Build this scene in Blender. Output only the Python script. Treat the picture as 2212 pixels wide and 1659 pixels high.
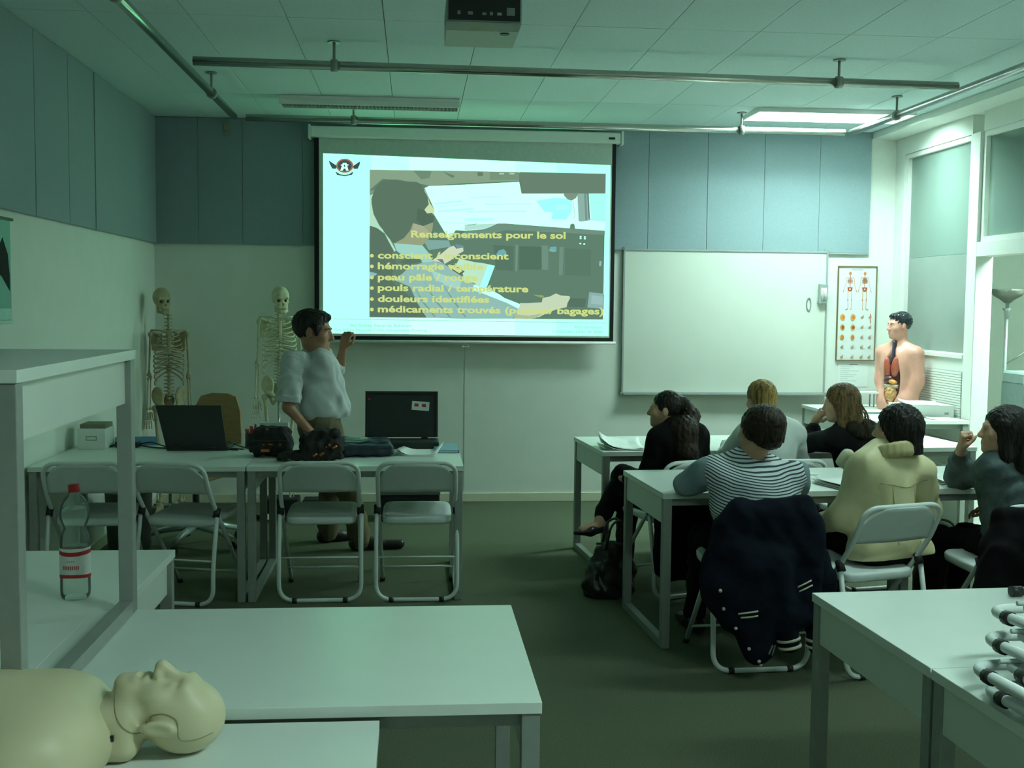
import bpy, bmesh, math, random
import numpy as np
from mathutils import Vector, Matrix, Euler

# ------------------------------------------------------------------ scene, camera, world, lights
for o in list(bpy.data.objects):
    bpy.data.objects.remove(o)
SC = bpy.context.scene
COL = SC.collection
PI = math.pi
rnd = random.Random(7)

SC.view_settings.view_transform = 'Standard'
SC.view_settings.look = 'None'
SC.view_settings.exposure = 0.0
SC.view_settings.gamma = 1.0
SC.view_settings.use_curve_mapping = False

cam_d = bpy.data.cameras.new('camera')
cam_d.sensor_width = 36.0
cam_d.lens = 36.0 * 2466.0 / 2212.0
cam_d.clip_start = 0.05
cam = bpy.data.objects.new('camera', cam_d)
COL.objects.link(cam)
yaw, pitch, roll = 0.086, 0.0713, 0.0098
fw0 = Vector((math.sin(yaw), math.cos(yaw), 0))
rt0 = Vector((math.cos(yaw), -math.sin(yaw), 0))
up0 = Vector((0, 0, 1))
FW = fw0 * math.cos(pitch) - up0 * math.sin(pitch)
UP = up0 * math.cos(pitch) + fw0 * math.sin(pitch)
R_ = rt0 * math.cos(roll) + UP * math.sin(roll)
U_ = UP * math.cos(roll) - rt0 * math.sin(roll)
m = Matrix((R_, U_, -FW)).transposed().to_4x4()
m.translation = Vector((0, 0, 1.589))
cam.matrix_world = m
SC.camera = cam

world = bpy.data.worlds.new('world')
SC.world = world
world.use_nodes = True
world.node_tree.nodes['Background'].inputs[0].default_value = (0.25, 0.45, 0.38, 1)
world.node_tree.nodes['Background'].inputs[1].default_value = 0.02

LAMP_COL = (0.71, 1.0, 0.93)          # fluorescent tubes under a daylight white balance
LAMP_POWER = 74.0                     # emission of the lit ceiling fixtures over the right hand rows
LAMP_POWER_NEAR = 28.0                # the lit fixture above the front right tables, out of the frame
LAMP_POWER_REAR = 60.0                # the lit fixture over the viewer, out of the frame
LAMP_POWER_NEXT = 430.0                # the fixture of the next room
SLIDE_POWER = 1.0                    # brightness of the projected slide
EPS = 0.0006


# ------------------------------------------------------------------ materials
def srgb(r, g, b):
    f = lambda c: (c / 255 / 12.92) if c / 255 <= 0.04045 else ((c / 255 + 0.055) / 1.055) ** 2.4
    return (f(r), f(g), f(b), 1)


MATS = {}


def mat(name, col, rough=0.5, metal=0.0, var=0.06, scale=30.0, bump=0.0, bscale=None, spec=0.5, sheen=0.0, coat=0.0, stretch=None):
    """principled with a little procedural variation of colour and relief"""
    if name in MATS:
        return MATS[name]
    M = bpy.data.materials.new(name)
    M.use_nodes = True
    nt = M.node_tree
    b = nt.nodes['Principled BSDF']
    b.inputs['Roughness'].default_value = rough
    b.inputs['Metallic'].default_value = metal
    b.inputs['Specular IOR Level'].default_value = spec
    b.inputs['Sheen Weight'].default_value = sheen
    b.inputs['Coat Weight'].default_value = coat
    tc = nt.nodes.new('ShaderNodeTexCoord')
    mp = nt.nodes.new('ShaderNodeMapping')
    nt.links.new(tc.outputs['Object'], mp.inputs['Vector'])
    if stretch:
        mp.inputs['Scale'].default_value = stretch
    nz = nt.nodes.new('ShaderNodeTexNoise')
    nz.inputs['Scale'].default_value = scale
    nz.inputs['Detail'].default_value = 4
    nt.links.new(mp.outputs['Vector'], nz.inputs['Vector'])
    rp = nt.nodes.new('ShaderNodeValToRGB')
    c = col if len(col) == 4 else (*col, 1)
    rp.color_ramp.elements[0].position = 0.3
    rp.color_ramp.elements[1].position = 0.7
    rp.color_ramp.elements[0].color = tuple(min(1, x * (1 - var)) for x in c[:3]) + (1,)
    rp.color_ramp.elements[1].color = tuple(min(1, x * (1 + var)) for x in c[:3]) + (1,)
    nt.links.new(nz.outputs['Fac'], rp.inputs['Fac'])
    nt.links.new(rp.outputs['Color'], b.inputs['Base Color'])
    if bump:
        nb = nt.nodes.new('ShaderNodeTexNoise')
        nb.inputs['Scale'].default_value = bscale or scale * 3
        nb.inputs['Detail'].default_value = 3
        nt.links.new(mp.outputs['Vector'], nb.inputs['Vector'])
        bp = nt.nodes.new('ShaderNodeBump')
        bp.inputs['Strength'].default_value = bump
        bp.inputs['Distance'].default_value = 0.01
        nt.links.new(nb.outputs['Fac'], bp.inputs['Height'])
        nt.links.new(bp.outputs['Normal'], b.inputs['Normal'])
    MATS[name] = M
    return M


def emit(name, col, power=1.0):
    if name in MATS:
        return MATS[name]
    M = bpy.data.materials.new(name)
    M.use_nodes = True
    nt = M.node_tree
    nt.nodes.remove(nt.nodes['Principled BSDF'])
    e = nt.nodes.new('ShaderNodeEmission')
    e.inputs[0].default_value = col if len(col) == 4 else (*col, 1)
    e.inputs[1].default_value = power
    nt.links.new(e.outputs[0], nt.nodes['Material Output'].inputs[0])
    MATS[name] = M
    return M


def glass(name, col=(0.9, 1, 0.95), rough=0.0, alpha_mix=0.85, ior=1.45):
    """thin pane: mostly transparent, a little glossy"""
    if name in MATS:
        return MATS[name]
    M = bpy.data.materials.new(name)
    M.use_nodes = True
    nt = M.node_tree
    nt.nodes.remove(nt.nodes['Principled BSDF'])
    tr = nt.nodes.new('ShaderNodeBsdfTransparent')
    tr.inputs[0].default_value = (*col, 1)
    gl = nt.nodes.new('ShaderNodeBsdfGlossy')
    gl.inputs['Roughness'].default_value = 0.03
    df = nt.nodes.new('ShaderNodeBsdfDiffuse')
    df.inputs[0].default_value = (0.55, 0.75, 0.65, 1)
    m1 = nt.nodes.new('ShaderNodeMixShader')
    m1.inputs[0].default_value = alpha_mix
    nt.links.new(df.outputs[0], m1.inputs[1])
    nt.links.new(tr.outputs[0], m1.inputs[2])
    lw = nt.nodes.new('ShaderNodeFresnel')
    lw.inputs[0].default_value = ior
    m2 = nt.nodes.new('ShaderNodeMixShader')
    nt.links.new(lw.outputs[0], m2.inputs[0])
    nt.links.new(m1.outputs[0], m2.inputs[1])
    nt.links.new(gl.outputs[0], m2.inputs[2])
    nt.links.new(m2.outputs[0], nt.nodes['Material Output'].inputs[0])
    MATS[name] = M
    return M


M_WALL = mat('wall_paint', (0.75, 0.79, 0.72), 0.75, var=0.02, scale=6, bump=0.03, bscale=150)
M_TRIM = mat('trim_paint', (0.78, 0.80, 0.74), 0.45, var=0.02)
M_BASE = mat('baseboard_paint', (0.66, 0.66, 0.50), 0.5, var=0.03)
M_CEIL = mat('ceiling_board', (0.66, 0.80, 0.80), 0.85, var=0.03, scale=60)
M_JOINT = mat('joint_dark', (0.12, 0.14, 0.13), 0.9)
M_ACOU = mat('acoustic_felt', (0.24, 0.325, 0.345), 0.85, var=0.05, scale=120, bump=0.1, bscale=400, sheen=0.2)
M_CARPET = mat('carpet', (0.118, 0.138, 0.088), 0.95, var=0.45, scale=260, bump=0.5, bscale=420, spec=0.1)
M_TOP = mat('table_laminate', (0.74, 0.80, 0.74), 0.32, var=0.015, scale=8)
M_PANEL = mat('table_panel', (0.66, 0.72, 0.65), 0.4, var=0.015, scale=8)
M_STEEL = mat('table_steel', (0.30, 0.33, 0.30), 0.42, metal=0.25, var=0.05)
M_STEEL_L = mat('brushed_steel_light', (0.36, 0.40, 0.38), 0.4, metal=0.3, var=0.05)
M_CHROME = mat('rail_steel', (0.46, 0.46, 0.42), 0.2, metal=1.0, var=0.05, scale=50)
M_CHW = mat('chair_white', (0.66, 0.72, 0.69), 0.35, var=0.02)
M_CHSEAT = mat('chair_seat', (0.60, 0.66, 0.64), 0.45, var=0.03)
M_BLACK = mat('black_plastic', (0.012, 0.014, 0.013), 0.45)
M_BLACKM = mat('black_matte', (0.008, 0.009, 0.010), 0.9, var=0.2, scale=80)
M_WHITE = mat('white_plastic', (0.80, 0.82, 0.78), 0.4, var=0.01)
M_PAPER = mat('paper', (0.82, 0.86, 0.82), 0.8, var=0.02)
M_GREY = mat('grey_plastic', (0.30, 0.36, 0.34), 0.6, var=0.04)
M_LAMP = emit('lamp_diffuser', LAMP_COL, LAMP_POWER)
M_LAMP_NEAR = emit('lamp_diffuser_near', LAMP_COL, LAMP_POWER_NEAR)
M_LAMP_REAR = emit('lamp_diffuser_rear', LAMP_COL, LAMP_POWER_REAR)
M_LAMP_NEXT = emit('lamp_diffuser_next', LAMP_COL, LAMP_POWER_NEXT)


# ------------------------------------------------------------------ object helpers
def link(o, parent=None):
    COL.objects.link(o)
    if parent is not None:
        o.parent = parent
    return o


def obj(name, me, m=None, parent=None, smooth=False):
    """link a mesh (or a bmesh) as ONE object; geometry is in the parent's frame"""
    if isinstance(me, bmesh.types.BMesh):
        b = me
        me = bpy.data.meshes.new(name)
        bmesh.ops.recalc_face_normals(b, faces=b.faces)
        b.to_mesh(me)
        b.free()
    if m is not None:
        for mm in (m if isinstance(m, (list, tuple)) else [m]):
            me.materials.append(mm)
    if smooth:
        me.polygons.foreach_set('use_smooth', [True] * len(me.polygons))
        if smooth == 'auto':
            try:
                me.set_sharp_from_angle(angle=math.radians(40))
            except Exception:
                pass
    o = bpy.data.objects.new(name, me)
    return link(o, parent)


def thing(name, label, cat, loc=(0, 0, 0), rotz=0.0, group=None):
    o = bpy.data.objects.new(name, None)
    o.empty_display_size = 0.05
    COL.objects.link(o)
    o.location = loc
    o.rotation_euler = (0, 0, rotz)
    o['label'] = label
    o['category'] = cat
    if group:
        o['group'] = group
    return o


def tag(o, label, cat, group=None):
    o['label'] = label
    o['category'] = cat
    if group:
        o['group'] = group
    return o


def struct(o):
    o['kind'] = 'structure'
    return o


def dup(root, loc, rotz, label, group=None):
    r = root.copy()
    COL.objects.link(r)
    r.location = loc
    r.rotation_euler = (0, 0, rotz)
    r['label'] = label
    if group:
        r['group'] = group
    for ch in list(root.children):
        c = ch.copy()
        COL.objects.link(c)
        c.parent = r
        for g in list(ch.children):
            d = g.copy()
            COL.objects.link(d)
            d.parent = c
    return r


def box(bm, x0, x1, y0, y1, z0, z1, bev=0.0, M=None):
    vs = [bm.verts.new((x, y, z)) for x in (x0, x1) for y in (y0, y1) for z in (z0, z1)]
    F = [(0, 1, 3, 2), (4, 6, 7, 5), (0, 4, 5, 1), (2, 3, 7, 6), (0, 2, 6, 4), (1, 5, 7, 3)]
    fs = [bm.faces.new([vs[i] for i in f]) for f in F]
    if bev:
        es = list({e for f in fs for e in f.edges})
        r = bmesh.ops.bevel(bm, geom=es, offset=bev, segments=2, affect='EDGES', profile=0.5)
        vs = list({v for f in r['faces'] for v in f.verts} | {v for v in vs if v.is_valid})
    if M is not None:
        bmesh.ops.transform(bm, matrix=M, verts=[v for v in vs if v.is_valid])
    return vs


def bx(name, x0, x1, y0, y1, z0, z1, m, parent=None, bev=0.0, M=None):
    b = bmesh.new()
    box(b, x0, x1, y0, y1, z0, z1, bev, M)
    return obj(name, b, m, parent)


def fillet(pts, rad, seg=6, closed=False):
    pts = [Vector(p) for p in pts]
    n = len(pts)
    out = []
    for i, p in enumerate(pts):
        if not closed and i in (0, n - 1):
            out.append(p)
            continue
        a = pts[(i - 1) % n]
        c = pts[(i + 1) % n]
        d0 = (a - p)
        d1 = (c - p)
        r = rad[i] if isinstance(rad, (list, tuple)) else rad
        r = min(r, d0.length * 0.49, d1.length * 0.49)
        p0 = p + d0.normalized() * r
        p1 = p + d1.normalized() * r
        for k in range(seg + 1):
            t = k / seg
            out.append(p0 * (1 - t) ** 2 + p * 2 * t * (1 - t) + p1 * t * t)
    return out


def tube(bm, pts, r, n=10, closed=False, caps=True):
    """sweep a circle (radius r, or one radius per point) along pts"""
    pts = [Vector(p) for p in pts]
    N = len(pts)
    T = []
    for i in range(N):
        a = pts[(i - 1) % N] if (closed or i > 0) else pts[i]
        c = pts[(i + 1) % N] if (closed or i < N - 1) else pts[i]
        t = (c - a)
        T.append(t.normalized() if t.length > 1e-9 else Vector((0, 0, 1)))
    ref = Vector((0, 0, 1)) if abs(T[0].z) < 0.9 else Vector((1, 0, 0))
    u = T[0].cross(ref).normalized()
    rings = []
    for i in range(N):
        u = (u - T[i] * u.dot(T[i]))
        u = u.normalized() if u.length > 1e-6 else T[i].orthogonal().normalized()
        v = T[i].cross(u)
        rr = r[i] if isinstance(r, (list, tuple)) else r
        rings.append([bm.verts.new(pts[i] + (u * math.cos(2 * PI * k / n) + v * math.sin(2 * PI * k / n)) * rr) for k in range(n)])
    for i in range(N if closed else N - 1):
        A, B = rings[i], rings[(i + 1) % N]
        for k in range(n):
            f = bm.faces.new((A[k], A[(k + 1) % n], B[(k + 1) % n], B[k]))
            f.smooth = True
    if caps and not closed:
        bm.faces.new(list(reversed(rings[0])))
        bm.faces.new(rings[-1])
    return rings


def tb(name, pts, r, m, parent=None, n=10, closed=False):
    b = bmesh.new()
    tube(b, pts, r, n, closed)
    return obj(name, b, m, parent)


def lathe(bm, prof, n=24, cx=0, cy=0):
    rings = []
    for (r, z) in prof:
        rings.append([bm.verts.new((cx + r * math.cos(2 * PI * k / n), cy + r * math.sin(2 * PI * k / n), z)) for k in range(n)])
    for A, B in zip(rings[:-1], rings[1:]):
        for k in range(n):
            f = bm.faces.new((A[k], A[(k + 1) % n], B[(k + 1) % n], B[k]))
            f.smooth = True
    bm.faces.new(list(reversed(rings[0])))
    bm.faces.new(rings[-1])


def prism(bm, poly, axis, a, b):
    """extrude a 2-D polygon along an axis ('x','y','z') from a to b"""
    def P(p, t):
        return {'x': (t, p[0], p[1]), 'y': (p[0], t, p[1]), 'z': (p[0], p[1], t)}[axis]
    A = [bm.verts.new(P(p, a)) for p in poly]
    B = [bm.verts.new(P(p, b)) for p in poly]
    n = len(poly)
    bm.faces.new(A)
    bm.faces.new(list(reversed(B)))
    for i in range(n):
        bm.faces.new((A[i], B[i], B[(i + 1) % n], A[(i + 1) % n]))


def sheet(name, pts, m, parent=None, thick=0.0015, nx=8, ny=6, fn=None):
    """thin paper: bilinear quad pts (4 corners), z offset fn(u,v), with thickness"""
    p = [Vector(q) for q in pts]
    bm = bmesh.new()
    g = {}
    for i in range(nx + 1):
        for j in range(ny + 1):
            u, v = i / nx, j / ny
            q = p[0] * (1 - u) * (1 - v) + p[1] * u * (1 - v) + p[2] * u * v + p[3] * (1 - u) * v
            if fn:
                q = q + Vector((0, 0, fn(u, v)))
            g[i, j, 0] = bm.verts.new(q)
            g[i, j, 1] = bm.verts.new(q + Vector((0, 0, thick)))
    for i in range(nx):
        for j in range(ny):
            f = bm.faces.new((g[i, j, 1], g[i + 1, j, 1], g[i + 1, j + 1, 1], g[i, j + 1, 1]))
            f.smooth = True
            f = bm.faces.new((g[i, j, 0], g[i, j + 1, 0], g[i + 1, j + 1, 0], g[i + 1, j, 0]))
            f.smooth = True
    for i in range(nx):
        bm.faces.new((g[i, 0, 0], g[i + 1, 0, 0], g[i + 1, 0, 1], g[i, 0, 1]))
        bm.faces.new((g[i, ny, 1], g[i + 1, ny, 1], g[i + 1, ny, 0], g[i, ny, 0]))
    for j in range(ny):
        bm.faces.new((g[0, j, 1], g[0, j + 1, 1], g[0, j + 1, 0], g[0, j, 0]))
        bm.faces.new((g[nx, j, 0], g[nx, j + 1, 0], g[nx, j + 1, 1], g[nx, j, 1]))
    return obj(name, bm, m, parent)


# ------------------------------------------------------------------ implicit surfaces (bodies, clothes, soft things)
class SDF:
    def __init__(s, vox=0.007):
        s.vox = vox
        s.prims = []

    def e(s, c, r, rot=None, k=0.02, M=None, sub=False):
        s.prims.append(('e', Vector(c), Vector(r), rot, k, M, sub))
        return s

    def c(s, a, b, ra, rb=None, k=0.02, M=None, sub=False):
        s.prims.append(('c', Vector(a), Vector(b), ra, ra if rb is None else rb, k, M, sub))
        return s

    def b(s, c, half, rad=0.01, rot=None, k=0.01, M=None, sub=False):
        s.prims.append(('b', Vector(c), Vector(half), rad, rot, k, M, sub))
        return s

    def build(s, wrinkle=0.0, wlen=0.07, seed=0, cut=None, wdir=(1, 1, 1)):
        vox = s.vox
        L = []
        for p in s.prims:
            M = (p[5] if p[0] == 'e' else p[6]) or Matrix.Identity(4)
            sc = M.to_scale()[0]
            if p[0] == 'c':
                a, b = M @ p[1], M @ p[2]
                R = max(p[3], p[4]) * sc
                lo = Vector([min(a[i], b[i]) - R for i in range(3)])
                hi = Vector([max(a[i], b[i]) + R for i in range(3)])
                L.append(('c', a, b, p[3] * sc, p[4] * sc, p[5] * sc, p[7], lo, hi))
            elif p[0] == 'e':
                rot = Euler([math.radians(q) for q in p[3]]).to_matrix() if p[3] else Matrix.Identity(3)
                RM = M.to_3x3() * (1 / sc) @ rot
                c = M @ p[1]
                r = p[2] * sc
                ext = Vector([math.sqrt(sum((RM[i][j] * r[j]) ** 2 for j in range(3))) for i in range(3)])
                L.append(('e', c, r, RM, None, p[4] * sc, p[6], c - ext, c + ext))
            else:
                rot = Euler([math.radians(q) for q in p[4]]).to_matrix() if p[4] else Matrix.Identity(3)
                RM = M.to_3x3() * (1 / sc) @ rot
                c = M @ p[1]
                hf = p[2] * sc
                ext = Vector([sum(abs(RM[i][j]) * hf[j] for j in range(3)) for i in range(3)])
                L.append(('b', c, hf, RM, p[3] * sc, p[5] * sc, p[7], c - ext, c + ext))
        pad = 0.02
        LO = np.array([min(q[7][i] for q in L if not q[6]) for i in range(3)]) - pad
        HI = np.array([max(q[8][i] for q in L if not q[6]) for i in range(3)]) + pad
        n = np.ceil((HI - LO) / vox).astype(int) + 1
        F = np.full(tuple(n), 0.5, dtype=np.float32)
        ax = [(LO[i] + vox * np.arange(n[i])).astype(np.float32) for i in range(3)]
        for q in L:
            kind, k, sub, lo, hi = q[0], max(q[5], 1e-5), q[6], np.array(q[7]), np.array(q[8])
            mg = k + 2.5 * vox
            i0 = np.clip(np.floor((lo - mg - LO) / vox).astype(int), 0, n - 1)
            i1 = np.clip(np.ceil((hi + mg - LO) / vox).astype(int) + 1, 1, n)
            if np.any(i1 <= i0):
                continue
            sl = tuple(slice(i0[i], i1[i]) for i in range(3))
            X = ax[0][sl[0]][:, None, None]
            Y = ax[1][sl[1]][None, :, None]
            Z = ax[2][sl[2]][None, None, :]
            if kind == 'c':
                a, b, ra, rb = q[1], q[2], q[3], q[4]
                d = b - a
                dd = max(d.length_squared, 1e-9)
                px, py, pz = X - a.x, Y - a.y, Z - a.z
                t = np.clip((px * d.x + py * d.y + pz * d.z) / dd, 0, 1)
                D = np.sqrt((px - t * d.x) ** 2 + (py - t * d.y) ** 2 + (pz - t * d.z) ** 2) - (ra + t * (rb - ra))
            else:
                c, RM = q[1], q[3]
                px, py, pz = X - c.x, Y - c.y, Z - c.z
                lx = px * RM[0][0] + py * RM[1][0] + pz * RM[2][0]
                ly = px * RM[0][1] + py * RM[1][1] + pz * RM[2][1]
                lz = px * RM[0][2] + py * RM[1][2] + pz * RM[2][2]
                if kind == 'e':
                    r = q[2]
                    k0 = np.sqrt((lx / r.x) ** 2 + (ly / r.y) ** 2 + (lz / r.z) ** 2)
                    k1 = np.sqrt((lx / r.x ** 2) ** 2 + (ly / r.y ** 2) ** 2 + (lz / r.z ** 2) ** 2) + 1e-9
                    D = k0 * (k0 - 1) / k1
                else:
                    hf, rad = q[2], q[4]
                    qx, qy, qz = np.abs(lx) - hf.x + rad, np.abs(ly) - hf.y + rad, np.abs(lz) - hf.z + rad
                    D = np.sqrt(np.maximum(qx, 0) ** 2 + np.maximum(qy, 0) ** 2 + np.maximum(qz, 0) ** 2) + np.minimum(np.maximum(qx, np.maximum(qy, qz)), 0) - rad
            G = F[sl]
            if sub:
                D = -D
                h = np.maximum(k - np.abs(G - D), 0) / k
                F[sl] = np.maximum(G, D) + h * h * k * 0.25
            else:
                h = np.maximum(k - np.abs(G - D), 0) / k
                F[sl] = np.minimum(G, D) - h * h * k * 0.25
        if wrinkle:
            rs = np.random.RandomState(seed + 3)
            X = ax[0][:, None, None]
            Y = ax[1][None, :, None]
            Z = ax[2][None, None, :]
            W = np.zeros_like(F)
            for _ in range(4):
                d = rs.normal(size=3) * np.array(wdir)
                d /= np.linalg.norm(d)
                w = 2 * PI / (wlen * rs.uniform(0.7, 1.5))
                e2 = rs.normal(size=3)
                ph = rs.uniform(0, 6.28)
                W += np.sin(w * (X * d[0] + Y * d[1] + Z * d[2]) + ph + 1.3 * np.sin((X * e2[0] + Y * e2[1] + Z * e2[2]) * w * 0.35))
            F += np.float32(wrinkle / 2.0) * W
        if cut is not None:      # list of (point, normal): keep the side the normal points away from
            X = ax[0][:, None, None]
            Y = ax[1][None, :, None]
            Z = ax[2][None, None, :]
            for p, nn in cut:
                nn = Vector(nn).normalized()
                F = np.maximum(F, (X - p[0]) * nn.x + (Y - p[1]) * nn.y + (Z - p[2]) * nn.z)
        F[0], F[-1], F[:, 0], F[:, -1], F[:, :, 0], F[:, :, -1] = (0.1,) * 6
        return surfnet(F, LO, vox)

    def obj(s, name, m, parent=None, origin=None, **kw):
        V, Q = s.build(**kw)
        if origin is not None:
            V = V - np.array(origin)
        me = bpy.data.meshes.new(name)
        me.vertices.add(len(V))
        me.vertices.foreach_set('co', V.astype(np.float32).ravel())
        me.loops.add(len(Q) * 4)
        me.loops.foreach_set('vertex_index', Q.astype(np.int32).ravel())
        me.polygons.add(len(Q))
        me.polygons.foreach_set('loop_start', np.arange(0, len(Q) * 4, 4, dtype=np.int32))
        me.polygons.foreach_set('use_smooth', np.ones(len(Q), dtype=bool))
        me.update(calc_edges=True)
        return obj(name, me, m, parent)


def surfnet(F, lo, vox):
    S = F < 0
    n = F.shape
    cs = [(i, j, k) for i in (0, 1) for j in (0, 1) for k in (0, 1)]
    sl = lambda A, c: A[c[0]:n[0] - 1 + c[0], c[1]:n[1] - 1 + c[1], c[2]:n[2] - 1 + c[2]]
    cnt = np.zeros((n[0] - 1, n[1] - 1, n[2] - 1), dtype=np.int8)
    for c in cs:
        cnt += sl(S, c)
    idx = np.argwhere((cnt > 0) & (cnt < 8))
    ids = np.full(cnt.shape, -1, dtype=np.int64)
    ids[tuple(idx.T)] = np.arange(len(idx))
    pos = np.zeros((len(idx), 3))
    w = np.zeros(len(idx))
    I = idx.T
    vals = {c: F[I[0] + c[0], I[1] + c[1], I[2] + c[2]].astype(np.float64) for c in cs}
    for a in cs:
        for ax in range(3):
            if a[ax] == 1:
                continue
            b = list(a)
            b[ax] = 1
            b = tuple(b)
            fa, fb = vals[a], vals[b]
            mk = (fa < 0) != (fb < 0)
            t = np.where(mk, fa / np.where(mk, fa - fb, 1), 0)
            p = np.zeros((len(idx), 3))
            for q in range(3):
                p[:, q] = a[q]
            p[:, ax] = t
            pos += p * mk[:, None]
            w += mk
    V = np.array(lo) + vox * (idx + pos / w[:, None])
    quads = []
    for ax in range(3):
        u, v = (ax + 1) % 3, (ax + 2) % 3
        A = np.moveaxis(S, (ax, u, v), (0, 1, 2))
        dif = A[:-1, 1:-1, 1:-1] != A[1:, 1:-1, 1:-1]
        pt = np.argwhere(dif)
        ins = A[:-1, 1:-1, 1:-1][tuple(pt.T)]
        pt = pt + np.array([0, 1, 1])
        J = np.moveaxis(ids, (ax, u, v), (0, 1, 2))
        q = np.stack([J[pt[:, 0], pt[:, 1] - 1, pt[:, 2] - 1], J[pt[:, 0], pt[:, 1], pt[:, 2] - 1],
                      J[pt[:, 0], pt[:, 1], pt[:, 2]], J[pt[:, 0], pt[:, 1] - 1, pt[:, 2]]], 1)
        q[~ins] = q[~ins][:, ::-1]
        quads.append(q)
    return V, np.concatenate(quads)

# ------------------------------------------------------------------ the room
D, H, XL, XR, ZP = 9.03, 2.977, -1.991, 3.876, 2.0145
YB = -1.2
fl = struct(bx('floor', XL - 0.1, XR + 0.1, YB, D + 0.1, -0.1, 0, M_CARPET))
ce = struct(bx('ceiling', XL - 0.1, XR + 0.1, YB, D + 0.1, H + 0.012, H + 0.12, M_JOINT))
# ceiling boards: 0.476 m wide, 2.13 m long, joints recessed
bm = bmesh.new()
box(bm, 0, 0.472, 0, 1, 0, 0.0115)
me_board = bpy.data.meshes.new('ceiling_board')
bm.to_mesh(me_board)
bm.free()
me_board.materials.append(M_CEIL)
rows = [(-1.2, 1.52), (1.526, 3.666), (3.672, 5.80), (5.806, 7.95), (7.956, 9.03)]
for j, (ya, yb) in enumerate(rows):
    for i in range(13):
        xa = -2.055 + 0.476 * i
        o = bpy.data.objects.new('ceiling_board', me_board)
        link(o, ce)
        o.location = (xa, ya, H + (0.0004 if (i + j) % 3 else 0.0))
        o.scale = (1, yb - ya, 1)
wb = struct(bx('wall_back', XL - 0.1, XR + 0.1, D, D + 0.1, 0, H + 0.012, M_WALL))
wl = struct(bx('wall_left', XL - 0.1, XL, YB, D, 0, H + 0.012, M_WALL))
wf = struct(bx('wall_front', XL - 0.1, XR + 0.1, YB - 0.1, YB, 0, H + 0.012, M_WALL))
# grey felt panels on the upper wall
seams = [-1.985, -1.652, -1.319, -0.86, -0.40, 0.06, 0.52, 0.98, 1.41, 1.846, 2.322, 2.784, 3.238, 3.662]
for i, (a, b) in enumerate(zip(seams[:-1], seams[1:])):
    w_ = (b - a) / 2 - 0.0012
    q_ = bx('felt_panel', -w_, w_, -0.012, 0.008, ZP, H - 0.004, M_ACOU, wb, bev=0.002)
    q_.location = ((a + b) / 2, D - 0.0135, 0)
    q_.rotation_euler = (0, 0, math.radians((0.35, -0.45, 0.1, 0.5, -0.3)[i % 5]))
ys = [D - 0.03 - 0.56 * i for i in range(18)]
for i, (b, a) in enumerate(zip(ys[:-1], ys[1:])):
    w_ = (b - a) / 2 - 0.0012
    q_ = bx('felt_panel', -0.008, 0.012, -w_, w_, ZP, H - 0.004, M_ACOU, wl, bev=0.002)
    q_.location = (XL + 0.0165, (a + b) / 2, 0)
    q_.rotation_euler = (0, 0, math.radians((1.1, -1.3, 0.2, 0.9, -0.6)[i % 5]))
bx('panel_edge', 1.66, 3.662, D - 0.024, D - 0.0005, ZP - 0.012, ZP - 0.001, M_STEEL_L, wb)
struct(bx('baseboard_back', XL, XR - 0.05, D - 0.014, D - 0.0005, 0.001, 0.068, M_BASE, bev=0.002))
struct(bx('baseboard_left', XL + 0.0005, XL + 0.014, YB, D - 0.015, 0.001, 0.068, M_BASE, bev=0.002))
struct(bx('trim_1', 3.664, XR - 0.001, YB, D - 0.001, 2.925, H - 0.002, M_WALL))
for x in (-1.085, -0.47, 0.47, 0.41):
    pass
bx('wall_seam', 0.398, 0.404, D - 0.0025, D - 0.0005, 0.07, 1.25, mat('seam_paint', (0.55, 0.58, 0.52), 0.7), wb)

# right wall: a partition with a window, a transom and an open doorway
WT = 0.10
bm = bmesh.new()
box(bm, XR, XR + WT, 8.86, D, 0, 2.925)
box(bm, XR, XR + WT, 7.76, 8.86, 0, 1.22)
box(bm, XR, XR + WT, 7.76, 8.86, 2.79, 2.925)
box(bm, XR, XR + WT, 6.60, 7.60, 2.79, 2.925)
box(bm, XR, XR + WT, YB, 6.60, 0, 2.925)
box(bm, XR, XR + WT, YB, D, 2.925, H + 0.012)
wr = struct(obj('wall_right', bm, M_WALL))
struct(bx('trim_2', XR - 0.012, XR + WT + 0.012, 7.622, 7.758, 0.001, 2.79, M_TRIM, bev=0.004))
struct(bx('trim_3', XR - 0.012, XR + WT + 0.012, 6.60, 7.62, 1.935, 2.035, M_TRIM, bev=0.004))


def window(name, y0, y1, z0, z1, split=None):
    w = bpy.data.objects.new(name, None)
    link(w)
    struct(w)
    w.location = (XR, y0, z0)
    a, h = y1 - y0, z1 - z0
    fwd = 0.035
    bm = bmesh.new()
    for (ya, yb, za, zb) in ((0.001, fwd, 0.001, h - 0.001), (a - fwd, a - 0.001, 0.001, h - 0.001), (fwd, a - fwd, 0.001, fwd), (fwd, a - fwd, h - fwd, h - 0.001)):
        box(bm, 0.012, 0.085, ya, yb, za, zb)
    obj('window_frame', bm, M_TRIM, w)
    if split:
        s = split - z0
        bx('frosted_pane', 0.045, 0.052, fwd, a - fwd, fwd, s, M_FROST, w)
        bx('clear_pane', 0.045, 0.052, fwd, a - fwd, s + 0.002, h - fwd, M_PANE, w)
    else:
        bx('clear_pane', 0.045, 0.052, fwd, a - fwd, fwd, h - fwd, M_PANE, w)
    return w


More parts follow.
